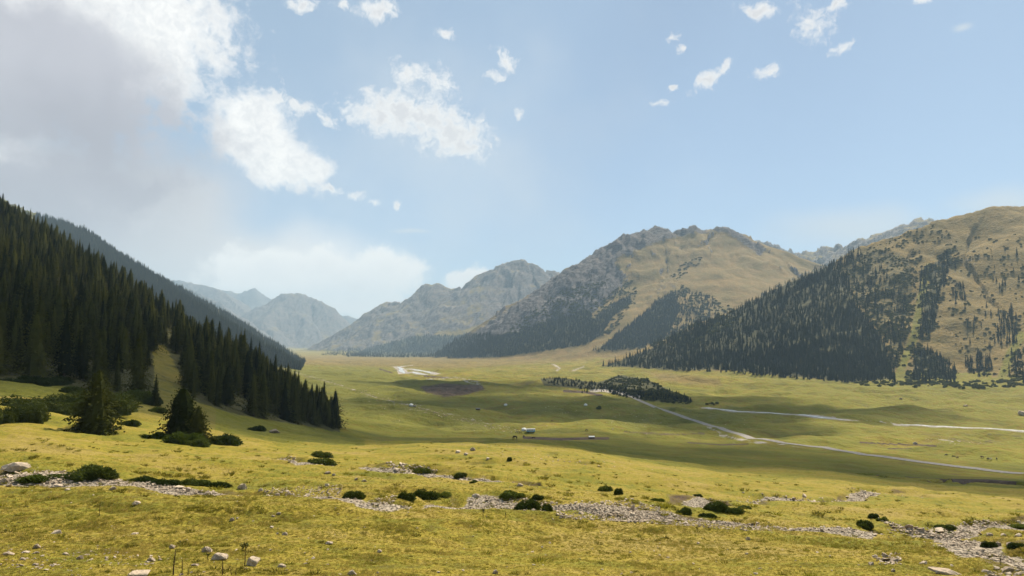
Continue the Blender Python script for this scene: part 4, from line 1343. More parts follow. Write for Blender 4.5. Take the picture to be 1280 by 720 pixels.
def stone_mesh(name, seed, n=16, flat=0.6, soften=True):
    r = np.random.default_rng(seed)
    bm = bmesh.new()
    for _ in range(n):
        u = r.normal(size=3); u /= np.linalg.norm(u)
        u *= r.uniform(0.8, 1.1)
        bm.verts.new((0.5 * u[0], 0.5 * u[1] * r.uniform(0.7, 1), 0.5 * u[2] * flat))
    res = bmesh.ops.convex_hull(bm, input=bm.verts)
    dead = [g for g in res['geom_interior'] if isinstance(g, bmesh.types.BMVert)] + [g for g in res['geom_unused'] if isinstance(g, bmesh.types.BMVert)]
    bmesh.ops.delete(bm, geom=list(set(dead)), context='VERTS')
    if soften:
        bmesh.ops.bevel(bm, geom=list(bm.edges), offset=0.03, segments=1, affect='EDGES', clamp_overlap=True)
        bmesh.ops.triangulate(bm, faces=bm.faces)
        bmesh.ops.subdivide_edges(bm, edges=[e for e in bm.edges if e.calc_length() > 0.15], cuts=1)
        for v in bm.verts:
            v.co *= 1 + 0.035 * r.normal()
    me = bpy.data.meshes.new(name)
    bm.normal_update()
    bm.to_mesh(me); bm.free()
    me.materials.append(STONE)
    return me
STONES = [stone_mesh('stone', 700 + i, [13, 16, 11, 18, 14, 12, 15, 20][i], [.62, .55, .5, .7, .45, .6, .75, .5][i]) for i in range(8)]
PEBBLES = [stone_mesh('pebble', 740 + i, 10, [.6, .5, .7, .55, .45, .65][i], False) for i in range(6)]
SLABS = [stone_mesh('slab', 760 + i, 18, .28) for i in range(3)]

def place_stone(px, py, wpx, hpx, label, cat='stone', slab=False, rz=None, tilt=0.0, group=None, name=None, lean=0.0):
    g = ground_at(px, py)[0]
    k = math.hypot(g[0], g[1]) / F
    me = random.choice(SLABS if slab else STONES)
    w = wpx * k * 0.92; h = hpx * k * 0.85
    o = link_mesh(name or ('boulder' if w > 0.9 else 'stone'), me, None, (g[0], g[1], g[2] + h * 0.22))
    fl = (me.vertices and max(v.co.z for v in me.vertices) - min(v.co.z for v in me.vertices)) or 0.6
    o.scale = (w * 1.08, w * random.uniform(0.7, 0.95), h * 1.15 / fl)
    o.rotation_euler = (tilt, lean, rz if rz is not None else random.uniform(-0.5, 0.5))
    return tag(o, label, cat, group)
random.seed(11)
for row in [
    (20, 586, 27, 9, 'biggest pale flat-topped boulder at the start of the dry stream bed'),
    (6, 603, 8, 6, 'small pale stone just under the biggest flat-topped boulder'),
    (70, 609, 13, 5, 'flat light stone in the grass below the bright green juniper strip'),
    (85, 613, 8, 3, 'dull brown stone right of the flat light stone'),
    (141, 612, 8, 5, 'dark stone in the grass below the big rounded juniper'),
    (303, 611, 13, 9, 'grey pointed stone at the end of the scrubby stream bank'),
    (326, 614, 6, 5, 'pale upright pebble right of the grey pointed stone'),
    (236, 614, 8, 6, 'white rounded stone in the narrow stream bed'),
    (220, 620, 5, 3, 'tiny grey stone below the white rounded stone'),
    (170, 631, 10, 7, 'pale stone sitting on the grassy terrace step'),
    (71, 667, 13, 6, 'dark stone with shaded hollow on the open grass'),
    (168, 668, 9, 3, 'flat sliver of stone right of the stone with the shaded hollow'),
    (46, 685, 8, 6, 'light cube-like stone above the scattered white stones'),
    (10, 694, 13, 5, 'broadest of the scattered flat white stones at the edge of the slope'),
    (32, 691, 10, 3, 'thin flat white stone between broader flat stones'),
    (45, 692, 7, 3, 'short flat white stone after the thin one'),
    (82, 693, 9, 3, 'long low white stone on short grass'),
    (108, 694, 8, 2, 'white chip of rock beside the long low white stone'),
    (100, 699, 8, 6, 'single upright light stone on short grass under the white chip'),
    (28, 700, 7, 4, 'white stone below the thin flat white stone'),
    (44, 707, 7, 4, 'white angular stone low on the grass'),
    (189, 702, 11, 7, 'rounded white stone left of the dry weed stalks'),
    (200, 701, 6, 4, 'small stone touching the rounded white stone near the weeds'),
    (215, 686, 8, 7, 'reddish brown round stone above the dry weed stalks'),
    (258, 690, 14, 8, 'tilted slab of stone with dark underside, upper one of two'),
    (274, 700, 22, 12, 'large tilted wedge-shaped stone with dark front, lower one of two'),
    (318, 707, 21, 13, 'pale blocky boulder right of the leafy weed'),
    (352, 709, 12, 6, 'light flat stone right of the pale blocky boulder'),
    (382, 705, 6, 3, 'tiny pale stone on grass right of the light flat stone'),
    (244, 707, 9, 4, 'low grey stone between weed stalks and tilted wedge stone'),
    (175, 720, 34, 7, 'long pale slab cut off at the bottom of the slope'),
    (440, 719, 12, 9, 'rounded pink-grey stone half out of the frame at the bottom'),
    (356, 669, 7, 5, 'round pale stone, bigger one of a close pair on open grass'),
    (347, 668, 5, 4, 'round pale stone, smaller one of a close pair on open grass'),
    (348, 643, 6, 4, 'pale stone, upper one of two on the open grass'),
    (341, 646, 5, 3, 'pale stone, lower flatter one of two on the open grass'),
    (290, 651, 6, 5, 'dark stone pair member with pale top on open grass'),
    (297, 649, 4, 3, 'tiny pale stone touching the dark stone with pale top'),
    (340, 660, 7, 3, 'flat dull stone above the close pair of round stones'),
    (411, 680, 11, 5, 'brown earthy stone alone on the grass'),
    (474, 691, 7, 6, 'single pale stone on empty grass far from others'),
    (472, 717, 4, 3, 'tiny white stone near the bottom of the empty grass'),
    (619, 717, 8, 7, 'dark purple-grey stone on empty grass at the bottom'),
    (343, 541, 13, 7, 'pale boulder on shaded grass below the wood'),
    (410, 592, 9, 5, 'light stone under the two-humped juniper'),
    (417, 594, 5, 3, 'smaller stone right of the light stone under the juniper'),
    (455, 602, 7, 4, 'light stone in the middle of the upper slope'),
    (445, 600, 5, 4, 'thin light stone left of another on the upper slope'),
    (594, 602, 9, 5, 'dark low stone at the end of the upper stream bed'),
    (650, 608, 10, 6, 'white stone standing out on the slope above the stone spill'),
    (573, 566, 9, 4, 'greyish stone high on the slope near the shadow edge'),
    (583, 569, 8, 4, 'lighter stone right of the greyish stone near the shadow edge'),
    (591, 563, 7, 5, 'brown rough stone near the shadow edge'),
    (610, 574, 6, 3, 'low stone between the brown rough stone and the tiny bush'),
    (595, 621, 11, 5, 'pair-like double stone isolated left of the main stone spill'),
    (791, 637, 7, 9, 'upright dark stone standing in the broad gravel fan'),
    (935, 675, 6, 5, 'dark stone alone on grass under the gravel ribbon'),
    (873, 680, 5, 3, 'brown stone on grass left of the lone dark stone'),
    (1089, 706, 8, 5, 'reddish stone left of the rubble heap'),
    (1106, 697, 10, 7, 'highest stone of the rubble heap near the bottom corner'),
    (1118, 702, 13, 6, 'biggest flat stone of the rubble heap near the bottom corner'),
    (1116, 715, 6, 5, 'small light stone below the rubble heap'),
    (1154, 705, 14, 5, 'flat stone between the rubble heap and the long slab'),
    (1238, 669, 7, 4, 'dull stone at the upper bank of the stream arm'),
    (1253, 670, 9, 5, 'grey stone beside the upper bank of the stream arm'),
    (1273, 671, 9, 6, 'rough grey stone at the end of the stream arm'),
    (1248, 682, 7, 6, 'white boulder right of the dark juniper at the stream edge'),
    (1263, 684, 10, 7, 'biggest white boulder at the stream edge'),
    (1258, 716, 16, 9, 'pale boulder in the bottom corner of the slope'),
    (1272, 719, 10, 5, 'low pale stone next to the pale boulder in the bottom corner'),
    (1232, 716, 9, 5, 'dark-sided stone left of the pale boulder in the bottom corner'),
    (1144, 545 + 10, 5, 3, 'small stone in the brown boggy part of the valley meadow'),
    (1207, 508, 6, 3, 'pale boulder on the meadow at the foot of the right mountain'),
    (1277, 518, 9, 5, 'dark boulder on the meadow under the right mountain'),
    (1126, 499, 4, 2, 'white boulder alone on the meadow below the shrubs'),
]:
    place_stone(*row)
place_stone(1186, 717, 38, 8, 'long grey slab tilted on the grass near the bottom corner', slab=True, rz=-0.35, lean=0.12)

def bed_points(L, width, per_m, seed, spread=0.42):
    r = np.random.default_rng(seed); out = []
    for i in range(len(L) - 1):
        a, b = L[i], L[i + 1]
        ln = math.hypot(b[0] - a[0], b[1] - a[1])
        n = int(ln * per_m)
        if n < 1:
            continue
        t = r.random(n); o = r.normal(0, spread, n) * width
        dx, dy = (b[0] - a[0]) / (ln + 1e-6), (b[1] - a[1]) / (ln + 1e-6)
        out.append(np.stack([a[0] + (b[0] - a[0]) * t - dy * o, a[1] + (b[1] - a[1]) * t + dx * o], 1))
    return np.concatenate(out)

def build_gravel():
    r = np.random.default_rng(3)
    P2 = np.concatenate([bed_points(BEDS[0][0], 1.4, 130, 1, 0.38), bed_points(BEDS[1][0], 2.4, 120, 2), bed_points(BEDS[2][0], 1.5, 45, 3), bed_points(BEDS[3][0], 1.5, 30, 4), bed_points(BEDS[4][0], 1.9, 40, 5)])
    n = len(P2)
    clump = fbm(P2[:, 0] / 6, P2[:, 1] / 6, 3, 77)
    keep = r.random(n) < sst(clump, -0.9, 0.2)
    # the spills of stones seen on the slope
    extra = []
    for poly, m in [([(606, 622), (640, 618), (668, 625), (700, 630), (700, 640), (650, 638), (612, 632)], 700), ([(692, 640), (730, 628), (790, 624), (840, 640), (835, 656), (760, 652), (700, 648)], 1500), ([(480, 578), (520, 580), (548, 588), (540, 592), (490, 586)], 260),
                    ([(460, 626), (500, 618), (490, 630), (456, 632)], 160), ([(1096, 648), (1120, 655), (1170, 666), (1215, 668), (1190, 676), (1120, 664)], 700), ([(1090, 696), (1125, 692), (1128, 706), (1100, 706)], 90), ([(820, 645), (940, 655), (1010, 664), (940, 664), (830, 656)], 900), ([(325, 612), (430, 605), (425, 622), (330, 620)], 420), ([(40, 588), (100, 590), (95, 597), (40, 596)], 240),
                    ([(1100, 662), (1140, 664), (1230, 650), (1250, 656), (1180, 672)], 500), ([(1240, 712), (1290, 708), (1290, 724), (1230, 722)], 80)]:
        q = poly_samples(poly, m, r.integers(1 << 30))
        g = ground_at(q[:, 0], q[:, 1]); extra.append(g[~np.isnan(g[:, 0])][:, :2])
    P2 = np.concatenate([P2[keep]] + extra)
    n = len(P2)
    s = np.clip(np.exp(r.normal(math.log(0.10), 0.5, n)), 0.05, 0.62) * np.clip(np.hypot(P2[:, 0], P2[:, 1]) / 45, 0.8, 2.0)
    z = height(P2[:, 0], P2[:, 1]) + s * 0.12
    stuff_points('gravel', np.stack([P2[:, 0], P2[:, 1], z], 1), r.uniform(0, math.tau, n), np.stack([s * r.uniform(.8, 1.4, n), s, s * r.uniform(.7, 1.1, n)], 1), r.integers(0, 6, n), PEBBLES, r.normal(0, 0.25, (n, 2)))
    # loose stones strewn over the pasture and the valley meadow
    pts, ss = [], []
    for poly, m, lo, hi in [([(0, 560), (420, 560), (640, 570), (1280, 640), (1280, 720), (0, 720)], 420, 0.04, 0.13), ([(0, 680), (130, 685), (240, 700), (120, 715), (0, 712)], 150, .04, .12), ([(380, 470), (640, 490), (900, 500), (1000, 540), (640, 545), (430, 520)], 520, 0.5, 1.7), ([(880, 478), (1280, 486), (1280, 560), (1000, 545), (900, 520)], 520, 0.4, 1.5),
                            ([(620, 480), (860, 505), (900, 540), (700, 530)], 200, .5, 1.6), ([(1140, 490), (1280, 488), (1280, 520), (1150, 522)], 160, .5, 1.8), ([(390, 468), (520, 505), (650, 538), (640, 542), (500, 510), (385, 472)], 420, 0.6, 2.2), ([(520, 545), (660, 552), (840, 590), (640, 575)], 140, .12, .4),
                            ([(1150, 544), (1230, 548), (1260, 556), (1160, 556)], 140, .4, 1.4), ([(1150, 180), (1290, 300), (1290, 470), (1190, 460)], 60, .8, 2)]:
        q = poly_samples(poly, m, r.integers(1 << 30))
        g = ground_at(q[:, 0], q[:, 1]); g = g[~np.isnan(g[:, 0])]
        pts.append(g); ss.append(np.exp(r.uniform(math.log(lo), math.log(hi), len(g))))
    p = np.concatenate(pts); s = np.concatenate(ss); n = len(p)
    p[:, 2] += s * 0.08
    stuff_points('rubble', p, r.uniform(0, math.tau, n), np.stack([s * r.uniform(.8, 1.4, n), s, s * r.uniform(.6, 1.0, n)], 1), r.integers(0, 6, n), PEBBLES, r.normal(0, 0.2, (n, 2)))
build_gravel()

# ---------------------------------------------------------------- grass
def grass_material():
    mt, N = new_mat("grass_blades")
    rnd = N.n('ShaderNodeObjectInfo').outputs['Random']
    pos = N.n('ShaderNodeNewGeometry').outputs['Position']
    f = N.m('MULTIPLY_ADD', N.noise(pos, 0.35, 4, 0.6), 1.1, N.m('MULTIPLY_ADD', rnd, 0.5, -0.42))
    col = N.mix(N.step(f, 0.05, 0.75), (0.345, 0.258, 0.070), (0.185, 0.182, 0.025))
    d = N.n('ShaderNodeBsdfDiffuse'); N.put(d.inputs[0], col)
    t = N.n('ShaderNodeBsdfTranslucent'); N.put(t.inputs[0], col)
    x = N.n('ShaderNodeMixShader'); x.inputs[0].default_value = 0.5
    N.t.links.new(d.outputs[0], x.inputs[1]); N.t.links.new(t.outputs[0], x.inputs[2])
    finish(N, x.outputs[0])
    return mt
GRASS_M = grass_material()
def tuft(seed, blades):
    r = np.random.default_rng(seed); V, T = [], []
    for _ in range(blades):
        a, q = r.uniform(0, math.tau), 0.7 * math.sqrt(r.random())
        x, y = q * math.cos(a), q * math.sin(a)
        h = r.uniform(0.35, 1.0); b = r.uniform(0, math.tau); w = r.uniform(0.06, 0.13)
        lx, ly = r.normal(0, 0.35), r.normal(0, 0.35)
        k = len(V)
        V += [(x - w * math.cos(b), y - w * math.sin(b), -0.05), (x + w * math.cos(b), y + w * math.sin(b), -0.05), (x + lx * h, y + ly * h, h)]
        T.append((k, k + 1, k + 2))
    return np_mesh("tuft", np.array(V), np.array(T), GRASS_M)
TUFTS = [tuft(800 + i, 12) for i in range(5)]
def build_grass():
    r = np.random.default_rng(9)
    n = 95000
    # even over the picture from the bottom edge up the slope
    q = np.stack([r.uniform(-40, 1320, n), 560 + 190 * r.random(n) ** 0.85], 1)
    g = ground_at(q[:, 0], q[:, 1])
    g = g[~np.isnan(g[:, 0])]
    d = np.hypot(g[:, 0], g[:, 1])
    g = g[r.random(len(g)) < 1 - sst(d, 30, 120)]
    fi = np.interp(np.log(np.hypot(g[:, 0], g[:, 1])), np.log(_rr), np.arange(NR)).astype(int)
    fj = np.rint(col_of(np.degrees(np.arctan2(g[:, 0], g[:, 1])))).astype(int)
    k = (GRAVEL[fi, fj] < 0.35) & (SOIL[fi, fj] < 0.6)
    g = g[k]
    # some grows in thick tussocks
    d = np.hypot(g[:, 0], g[:, 1]); n = len(g)
    lump = fbm(g[:, 0] / 2.2, g[:, 1] / 1.6, 3, 61)
    s = (0.026 + 0.024 * r.random(n)) * np.clip(d / 18, 0.8, 1.9) * (0.75 + 0.6 * sst(lump, 0.0, 0.7))
    stuff_points('grass', g, r.uniform(0, math.tau, n), np.stack([s * 1.5, s * 1.5, s], 1), r.integers(0, 5, n), TUFTS)
build_grass()

def tussock(seed):
    r = np.random.default_rng(seed); V, T = [], []
    for _ in range(40):
        a, q = r.uniform(0, math.tau), 0.45 * math.sqrt(r.random())
        x, y = q * math.cos(a), q * math.sin(a)
        h = r.uniform(0.35, 1.0) * (1 - 0.6 * q); b = r.uniform(0, math.tau); w = r.uniform(0.04, 0.08)
        lx, ly = x * 1.3 + r.normal(0, 0.2), y * 1.3 + r.normal(0, 0.2)
        k = len(V)
        V += [(x - w * math.cos(b), y - w * math.sin(b), -0.08), (x + w * math.cos(b), y + w * math.sin(b), -0.08), (x + lx * h, y + ly * h, h)]
        T.append((k, k + 1, k + 2))
    return np_mesh("tussock", np.array(V), np.array(T), TUSSOCK_M)
TUSSOCK_M = leaf_material("tussock_blades", (0.085, 0.072, 0.018), (0.17, 0.15, 0.028), 0.4, 2.0)
def build_tussocks():
    r = np.random.default_rng(19)
    n = 42000
    q = np.stack([r.uniform(-40, 1320, n), 548 + 185 * r.random(n)], 1)
    g = ground_at(q[:, 0], q[:, 1]); g = g[~np.isnan(g[:, 0])]
    d = np.hypot(g[:, 0], g[:, 1])
    c = fbm(g[:, 0] / 7, g[:, 1] / 3.2, 4, 65)
    g = g[(d < 190) & (r.random(len(g)) < 0.30 * sst(c, 0.2, 0.8) + 0.02)]
    d = np.hypot(g[:, 0], g[:, 1]); n = len(g)
    s = np.exp(r.normal(math.log(0.07), 0.4, n)) * np.clip(d / 22, 0.8, 3.4)
    stuff_points('tussock_grass', g, r.uniform(0, math.tau, n), np.stack([s * 1.6, s * 1.6, s * 0.8], 1), r.integers(0, 3, n), [tussock(840 + i) for i in range(3)])
build_tussocks()

# ---------------------------------------------------------------- road and water
def ribbon(name, L, width, mat, lift, cross=3, crown=0.0, wob=0.0, seed=1, taper=False):
    V, Q = [], []
    n = len(L)
    r = np.random.default_rng(seed)
    ws = width * (1 + wob * fbm(np.arange(n) * 0.23, np.zeros(n) + seed, 3, seed))
    off = wob * width * 0.5 * fbm(np.arange(n) * 0.15, np.zeros(n) + seed + 9.5, 2, seed + 4)
    if taper:
        e = np.minimum(np.arange(n), np.arange(n)[::-1]) / (n * 0.25)
        ws = ws * np.clip(e, 0.08, 1)
    for i in range(n):
        a, b = L[max(i - 1, 0)], L[min(i + 1, n - 1)]
        d = math.hypot(b[0] - a[0], b[1] - a[1]) + 1e-9
        nx, ny = -(b[1] - a[1]) / d, (b[0] - a[0]) / d
        for k in range(cross):
            s = k / (cross - 1) - 0.5
            o = s * ws[i] + off[i]
            V.append((L[i, 0] + nx * o, L[i, 1] + ny * o, L[i, 2] + lift + crown * (1 - 4 * s * s)))
    for i in range(n - 1):
        for k in range(cross - 1):
            a = i * cross + k
            Q.append((a, a + 1, a + cross + 1, a + cross))
    return link_mesh(name, np_mesh(name, V, np.array(Q), mat, True))

def road_material():
    mt, N = new_mat("gravel_road")
    p = N.n('ShaderNodeNewGeometry').outputs['Position']
    n = N.noise(p, 0.5, 5, 0.65)
    finish(N, principled(N, N.mix(N.step(n, 0.3, 0.7), (0.17, 0.155, 0.14), (0.28, 0.255, 0.225)), 0.95, 0.1))
    return mt
def water_material():
    mt, N = new_mat("river_water")
    p = N.n('ShaderNodeNewGeometry').outputs['Position']
    n = N.noise(p, 0.8, 4, 0.65)
    pale_glint = N.noise(p, 0.25, 5, 0.7)
    col = N.mix(N.step(pale_glint, 0.42, 0.6), (0.20, 0.22, 0.21), (0.62, 0.62, 0.60))  # silty water, with the white of the sun's glint put into the colour
    finish(N, principled(N, col, 0.28, 0.6, bump(N, n, 0.8, 0.5)))
    return mt
ROAD_M, WATER_M = road_material(), water_material()
tag(ribbon('road', ROAD_L, 8.0, ROAD_M, 0.22, 5, 0.12), kind='structure')
for L in RIVER_L:
    tag(ribbon('river', L, 9.0, WATER_M, 0.35, 3, 0, 0.75, 5), kind='structure')
for i, L in enumerate(BRAID_L):
    tag(ribbon('river', L, 17.0, WATER_M, 0.5, 3, 0, 0.6, 15 + i, True), kind='structure')

# ---------------------------------------------------------------- herders' camp
def plain(name, col, rough=0.7, spec=0.3, vary=0.12, scale=3.0):
    mt, N = new_mat(name)
    p = N.n('ShaderNodeTexCoord').outputs['Object']
    n = N.noise(p, scale, 4, 0.6)
    dark = tuple(c * (1 - vary) * 0.9 for c in col); light = tuple(min(c * (1 + vary), 0.9) for c in col)
    finish(N, principled(N, N.mix(n, dark, light), rough, spec))
    return mt
FELT = plain("white_felt", (0.74, 0.72, 0.67), 0.95, 0.1)
FELT_BAND = plain("felt_band", (0.33, 0.20, 0.14), 0.95, 0.1)
DOOR = plain("painted_door", (0.16, 0.09, 0.05), 0.7)
WHITE_PAINT = plain("white_paint", (0.72, 0.73, 0.72), 0.45, 0.4)
BLUE_PAINT = plain("blue_paint", (0.10, 0.27, 0.40), 0.45, 0.4)
GLASS = plain("window_glass", (0.03, 0.04, 0.05), 0.1, 0.6, 0.02)
RUBBER = plain("rubber", (0.02, 0.02, 0.02), 0.9)
SHEET = plain("roof_sheet", (0.62, 0.62, 0.60), 0.4, 0.5)
BOARD = plain("dark_boards", (0.075, 0.055, 0.042), 0.9)
GREY_BOARD = plain("weathered_boards", (0.22, 0.20, 0.18), 0.9)

def lathe(profile, m=28, a0=0.0, a1=math.tau):
    V, Q = [], []
    closed = abs(a1 - a0 - math.tau) < 1e-6
    cols = m if closed else m + 1
    for (q, z) in profile:
        for k in range(cols):
            a = a0 + (a1 - a0) * k / m
            V.append((q * math.cos(a), q * math.sin(a), z))
    for i in range(len(profile) - 1):
        for k in range(m):
            a, b = i * cols + k, i * cols + (k + 1) % cols
            Q.append((a, b, b + cols, a + cols))
    return V, np.array(Q)

def boxes(lst):
    """(cx, cy, cz, sx, sy, sz) boxes in one mesh"""
    V, Q = [], []
    for (cx, cy0, cz, sx, sy, sz) in lst:
        b = len(V)
        for dz in (-1, 1):
            for dx, dy in ((-1, -1), (1, -1), (1, 1), (-1, 1)):
                V.append((cx + dx * sx / 2, cy0 + dy * sy / 2, cz + dz * sz / 2))
        for f in ((0, 3, 2, 1), (4, 5, 6, 7), (0, 1, 5, 4), (1, 2, 6, 5), (2, 3, 7, 6), (3, 0, 4, 7)):
            Q.append(tuple(b + i for i in f))
    return V, np.array(Q)

def soft_box(name, b, mat, parent, bev=0.08):
    V, Q = boxes([b])
    bm = bmesh.new()
    vs = [bm.verts.new(v) for v in V]
    for q in Q:
        bm.faces.new([vs[i] for i in q])
    bmesh.ops.bevel(bm, geom=list(bm.edges), offset=bev, segments=2, affect='EDGES')
    me = bpy.data.meshes.new(name); bm.to_mesh(me); bm.free(); me.materials.append(mat)
    return link_mesh(name, me, parent)

def make_yurt():
    root = empty('yurt', (0, 0, 0))
    link_mesh('wall', np_mesh('wall', *lathe([(2.9, -0.4), (3.0, 0.0), (3.05, 0.9), (2.98, 1.65), (2.9, 1.7)]), FELT, True), root)
    link_mesh('roof', np_mesh('roof', *lathe([(3.16, 1.55), (3.02, 1.75), (2.4, 2.35), (1.6, 2.9), (0.8, 3.25), (0.0, 3.34)]), FELT, True), root)
    link_mesh('crown_ring', np_mesh('crown_ring', *lathe([(0.55, 3.22), (0.62, 3.36), (0.5, 3.46), (0.35, 3.42)]), DOOR, True), root)
    link_mesh('girth_band', np_mesh('girth_band', *lathe([(3.075, 1.28), (3.085, 1.33), (3.06, 1.45), (3.04, 1.48)]), FELT_BAND, True), root)
    link_mesh('door', np_mesh('door', *boxes([(0, -3.04, 0.72, 0.95, 0.12, 1.5)]), DOOR), root)
    return root

def camp_spot(px, py):
    g = ground_at(px, py)[0]
    return g, math.hypot(g[0], g[1]) / F

YURT = make_yurt()
def copy_tree(root):
    c = root.copy(); COL.objects.link(c)
    for ch in root.children:
        k = ch.copy(); COL.objects.link(k); k.parent = c
    return c
for i, (px, py, wpx, lab) in enumerate([
    (655, 538.5, 6.6, 'white yurt with pointed roof beside the blue and white wagon'),
    (514, 507.5, 5.2, 'white yurt beside the stony track on the bright green slope'),
    (632, 507, 4.2, 'white yurt on a low green swell above the wagon camp'),
    (732, 507, 4.4, 'white yurt next to the lone round bush in the valley'),
]):
    g, k = camp_spot(px, py)
    o = YURT if i == 0 else copy_tree(YURT)
    s = wpx * k / 6.1
    o.location = (g[0], g[1], g[2] + 0.15); o.scale = (s, s, s)
    o.rotation_euler = (0, 0, 0.4 + 0.7 * i)
    tag(o, lab, 'yurt', 'white yurts of the valley')

def make_wagon(px, py, wpx):
    g, k = camp_spot(px, py)
    root = empty('camp_wagon', (g[0], g[1], g[2] + 0.15), 0.12, wpx * k / 8.0)
    soft_box('body', (0, 0, 2.05, 8.0, 2.5, 1.9), WHITE_PAINT, root, 0.18)
    soft_box('skirt', (0, 0, 0.98, 8.02, 2.52, 0.86), BLUE_PAINT, root, 0.06)
    link_mesh('roof', np_mesh('roof', [(x, 1.32 * math.cos(a), 2.99 + 0.34 * math.sin(a)) for x in (-4.05, 4.05) for a in np.linspace(0, math.pi, 9)],
              np.array([(i, i + 1, i + 10, i + 9) for i in range(8)]), SHEET, True), root)
    for x in (-3.0, -1.5, 0.0, 1.5):
        w = link_mesh('window', np_mesh('window', *boxes([(x, -1.255, 2.2, 1.1, 0.05, 0.8)]), GLASS), root)
        link_mesh('frame', np_mesh('frame', *boxes([(x, -1.27, 2.63, 1.24, 0.06, 0.07), (x, -1.27, 1.77, 1.24, 0.06, 0.07), (x - 0.585, -1.27, 2.2, 0.07, 0.06, 0.79), (x + 0.585, -1.27, 2.2, 0.07, 0.06, 0.79)]), WHITE_PAINT), w)
    link_mesh('door', np_mesh('door', *boxes([(3.05, -1.262, 1.85, 0.85, 0.06, 1.75)]), BLUE_PAINT), root)
    for x in (-2.6, 2.4):
        for y in (-1.05, 1.05):
            V, Q = lathe([(0.0, -0.13), (0.42, -0.13), (0.46, 0.0), (0.42, 0.13), (0.0, 0.13)], 16)
            V = [(x + a, y + c, 0.42 + b) for a, b, c in V]
            link_mesh('wheel', np_mesh('wheel', V, Q, RUBBER, True), root)
    link_mesh('tow_bar', np_mesh('tow_bar', *boxes([(-4.7, 0, 0.62, 1.5, 0.12, 0.12)]), RUBBER), root)
    return tag(root, 'blue and white camp wagon with windows parked beside a white yurt', 'wagon')
make_wagon(663.5, 540.5, 10.5)

def make_hut(px, py, wpx, wall, roofm, label, rz):
    g, k = camp_spot(px, py)
    root = empty('hut', (g[0], g[1], g[2]), rz, wpx * k / 6.2)
    link_mesh('wall', np_mesh('wall', *boxes([(0, 0, 0.85, 5.8, 2.8, 2.1)]), wall), root)
    V = [(x, y, z) for x in (-3.1, 3.1) for (y, z) in ((-1.75, 1.86), (0, 2.75), (1.75, 1.86), (1.75, 1.95), (0, 2.86), (-1.75, 1.95))]
    Q = np.array([(i, (i + 1) % 6, (i + 1) % 6 + 6, i + 6) for i in range(6)])
    V2, Q2 = V + [], Q
    link_mesh('roof', np_mesh('roof', V2, [Q2, np.array([(0, 1, 4, 5), (1, 2, 3, 4), (6, 11, 10, 7), (7, 10, 9, 8)])], roofm), root)
    link_mesh('gable', np_mesh('gable', [(s * 2.9, -1.4, 1.9) for s in (-1, 1)] + [(s * 2.9, 1.4, 1.9) for s in (-1, 1)] + [(s * 2.9, 0, 2.68) for s in (-1, 1)], np.array([(0, 4, 2), (1, 3, 5)]), wall), root)
    link_mesh('door', np_mesh('door', *boxes([(1.2, -1.43, 0.85, 0.85, 0.08, 1.7)]), DOOR), root)
    w = link_mesh('window', np_mesh('window', *boxes([(-1.2, -1.42, 1.1, 1.0, 0.05, 0.7)]), GLASS), root)
    return tag(root, label, 'hut')
make_hut(739.5, 548.3, 7.2, BOARD, SHEET, 'low dark hut with white sheet roof by the brown strip of earth', 0.1)
make_hut(597.5, 512.5, 5.6, BOARD, GREY_BOARD, 'dark wooden hut with dull roof on the hummocky green meadow', -0.2)
make_hut(518.5, 508, 3.4, GREY_BOARD, GREY_BOARD, 'small grey shed behind the white yurt by the stony track', 0.5)

# ---------------------------------------------------------------- grazing animals
def skinned(name, pts, edges, rad, mat):
    me = bpy.data.meshes.new(name + "_bones")
    me.from_pydata(pts, edges, [])
    o = bpy.data.objects.new(name + "_bones", me); COL.objects.link(o)
    md = o.modifiers.new('skin', 'SKIN'); md.use_smooth_shade = True
    for i, rr in enumerate(rad):
        sv = me.skin_vertices[0].data[i]
        sv.radius = rr if hasattr(rr, '__len__') else (rr, rr)
        sv.use_root = (i == 0)
    sb = o.modifiers.new('sub', 'SUBSURF'); sb.levels = 1; sb.render_levels = 1
    dg = bpy.context.evaluated_depsgraph_get()
    out = bpy.data.meshes.new_from_object(o.evaluated_get(dg))
    bpy.data.objects.remove(o); bpy.data.meshes.remove(me)
    out.name = name
    out.materials.clear(); out.materials.append(mat)
    for p in out.polygons: p.use_smooth = True
    return out
def grazer(name, mat, slim, grazing=True):
    b = 0.30 if slim else 0.36
    L = 1.25 if slim else 1.0
    hd = [(1.02, 0, 1.28), (1.30, 0, 0.86), (1.48, 0, 0.42), (1.50, 0, 0.20)] if grazing else [(0.98, 0, 1.45), (1.22, 0, 1.78), (1.50, 0, 1.72), (1.72, 0, 1.58)]
    pts = [(-0.72, 0, L * 0.98 + .1), (0, 0, L * 0.95 + .1), (0.66, 0, L + .1)] + hd
    rad = [(b * .95, b), (b * 1.02, b * 1.08), (b * .92, b), .17, .13, .115, .07]
    edges = [(0, 1), (1, 2), (2, 3), (3, 4), (4, 5), (5, 6)]
    for (x, y, fx) in ((-0.72, .2, 0), (-0.72, -.2, 0), (0.66, .17, 2), (0.66, -.17, 2)):
        i = len(pts)
        if fx == 0:
            pts += [(x - .02, y, L * .72), (x - .16, y, L * .42), (x - .08, y, .04)]
        else:
            pts += [(x + .04, y, L * .68), (x + .03, y, L * .36), (x + .03, y, .04)]
        rad += [.14, .065, .055]
        edges += [(fx, i), (i, i + 1), (i + 1, i + 2)]
    i = len(pts)
    pts += [(-1.08, 0, L * .95), (-1.16, 0, L * .45)]; rad += [.05, .035]
    edges += [(0, i), (i, i + 1)]
    return skinned(name, pts, edges, rad, mat)
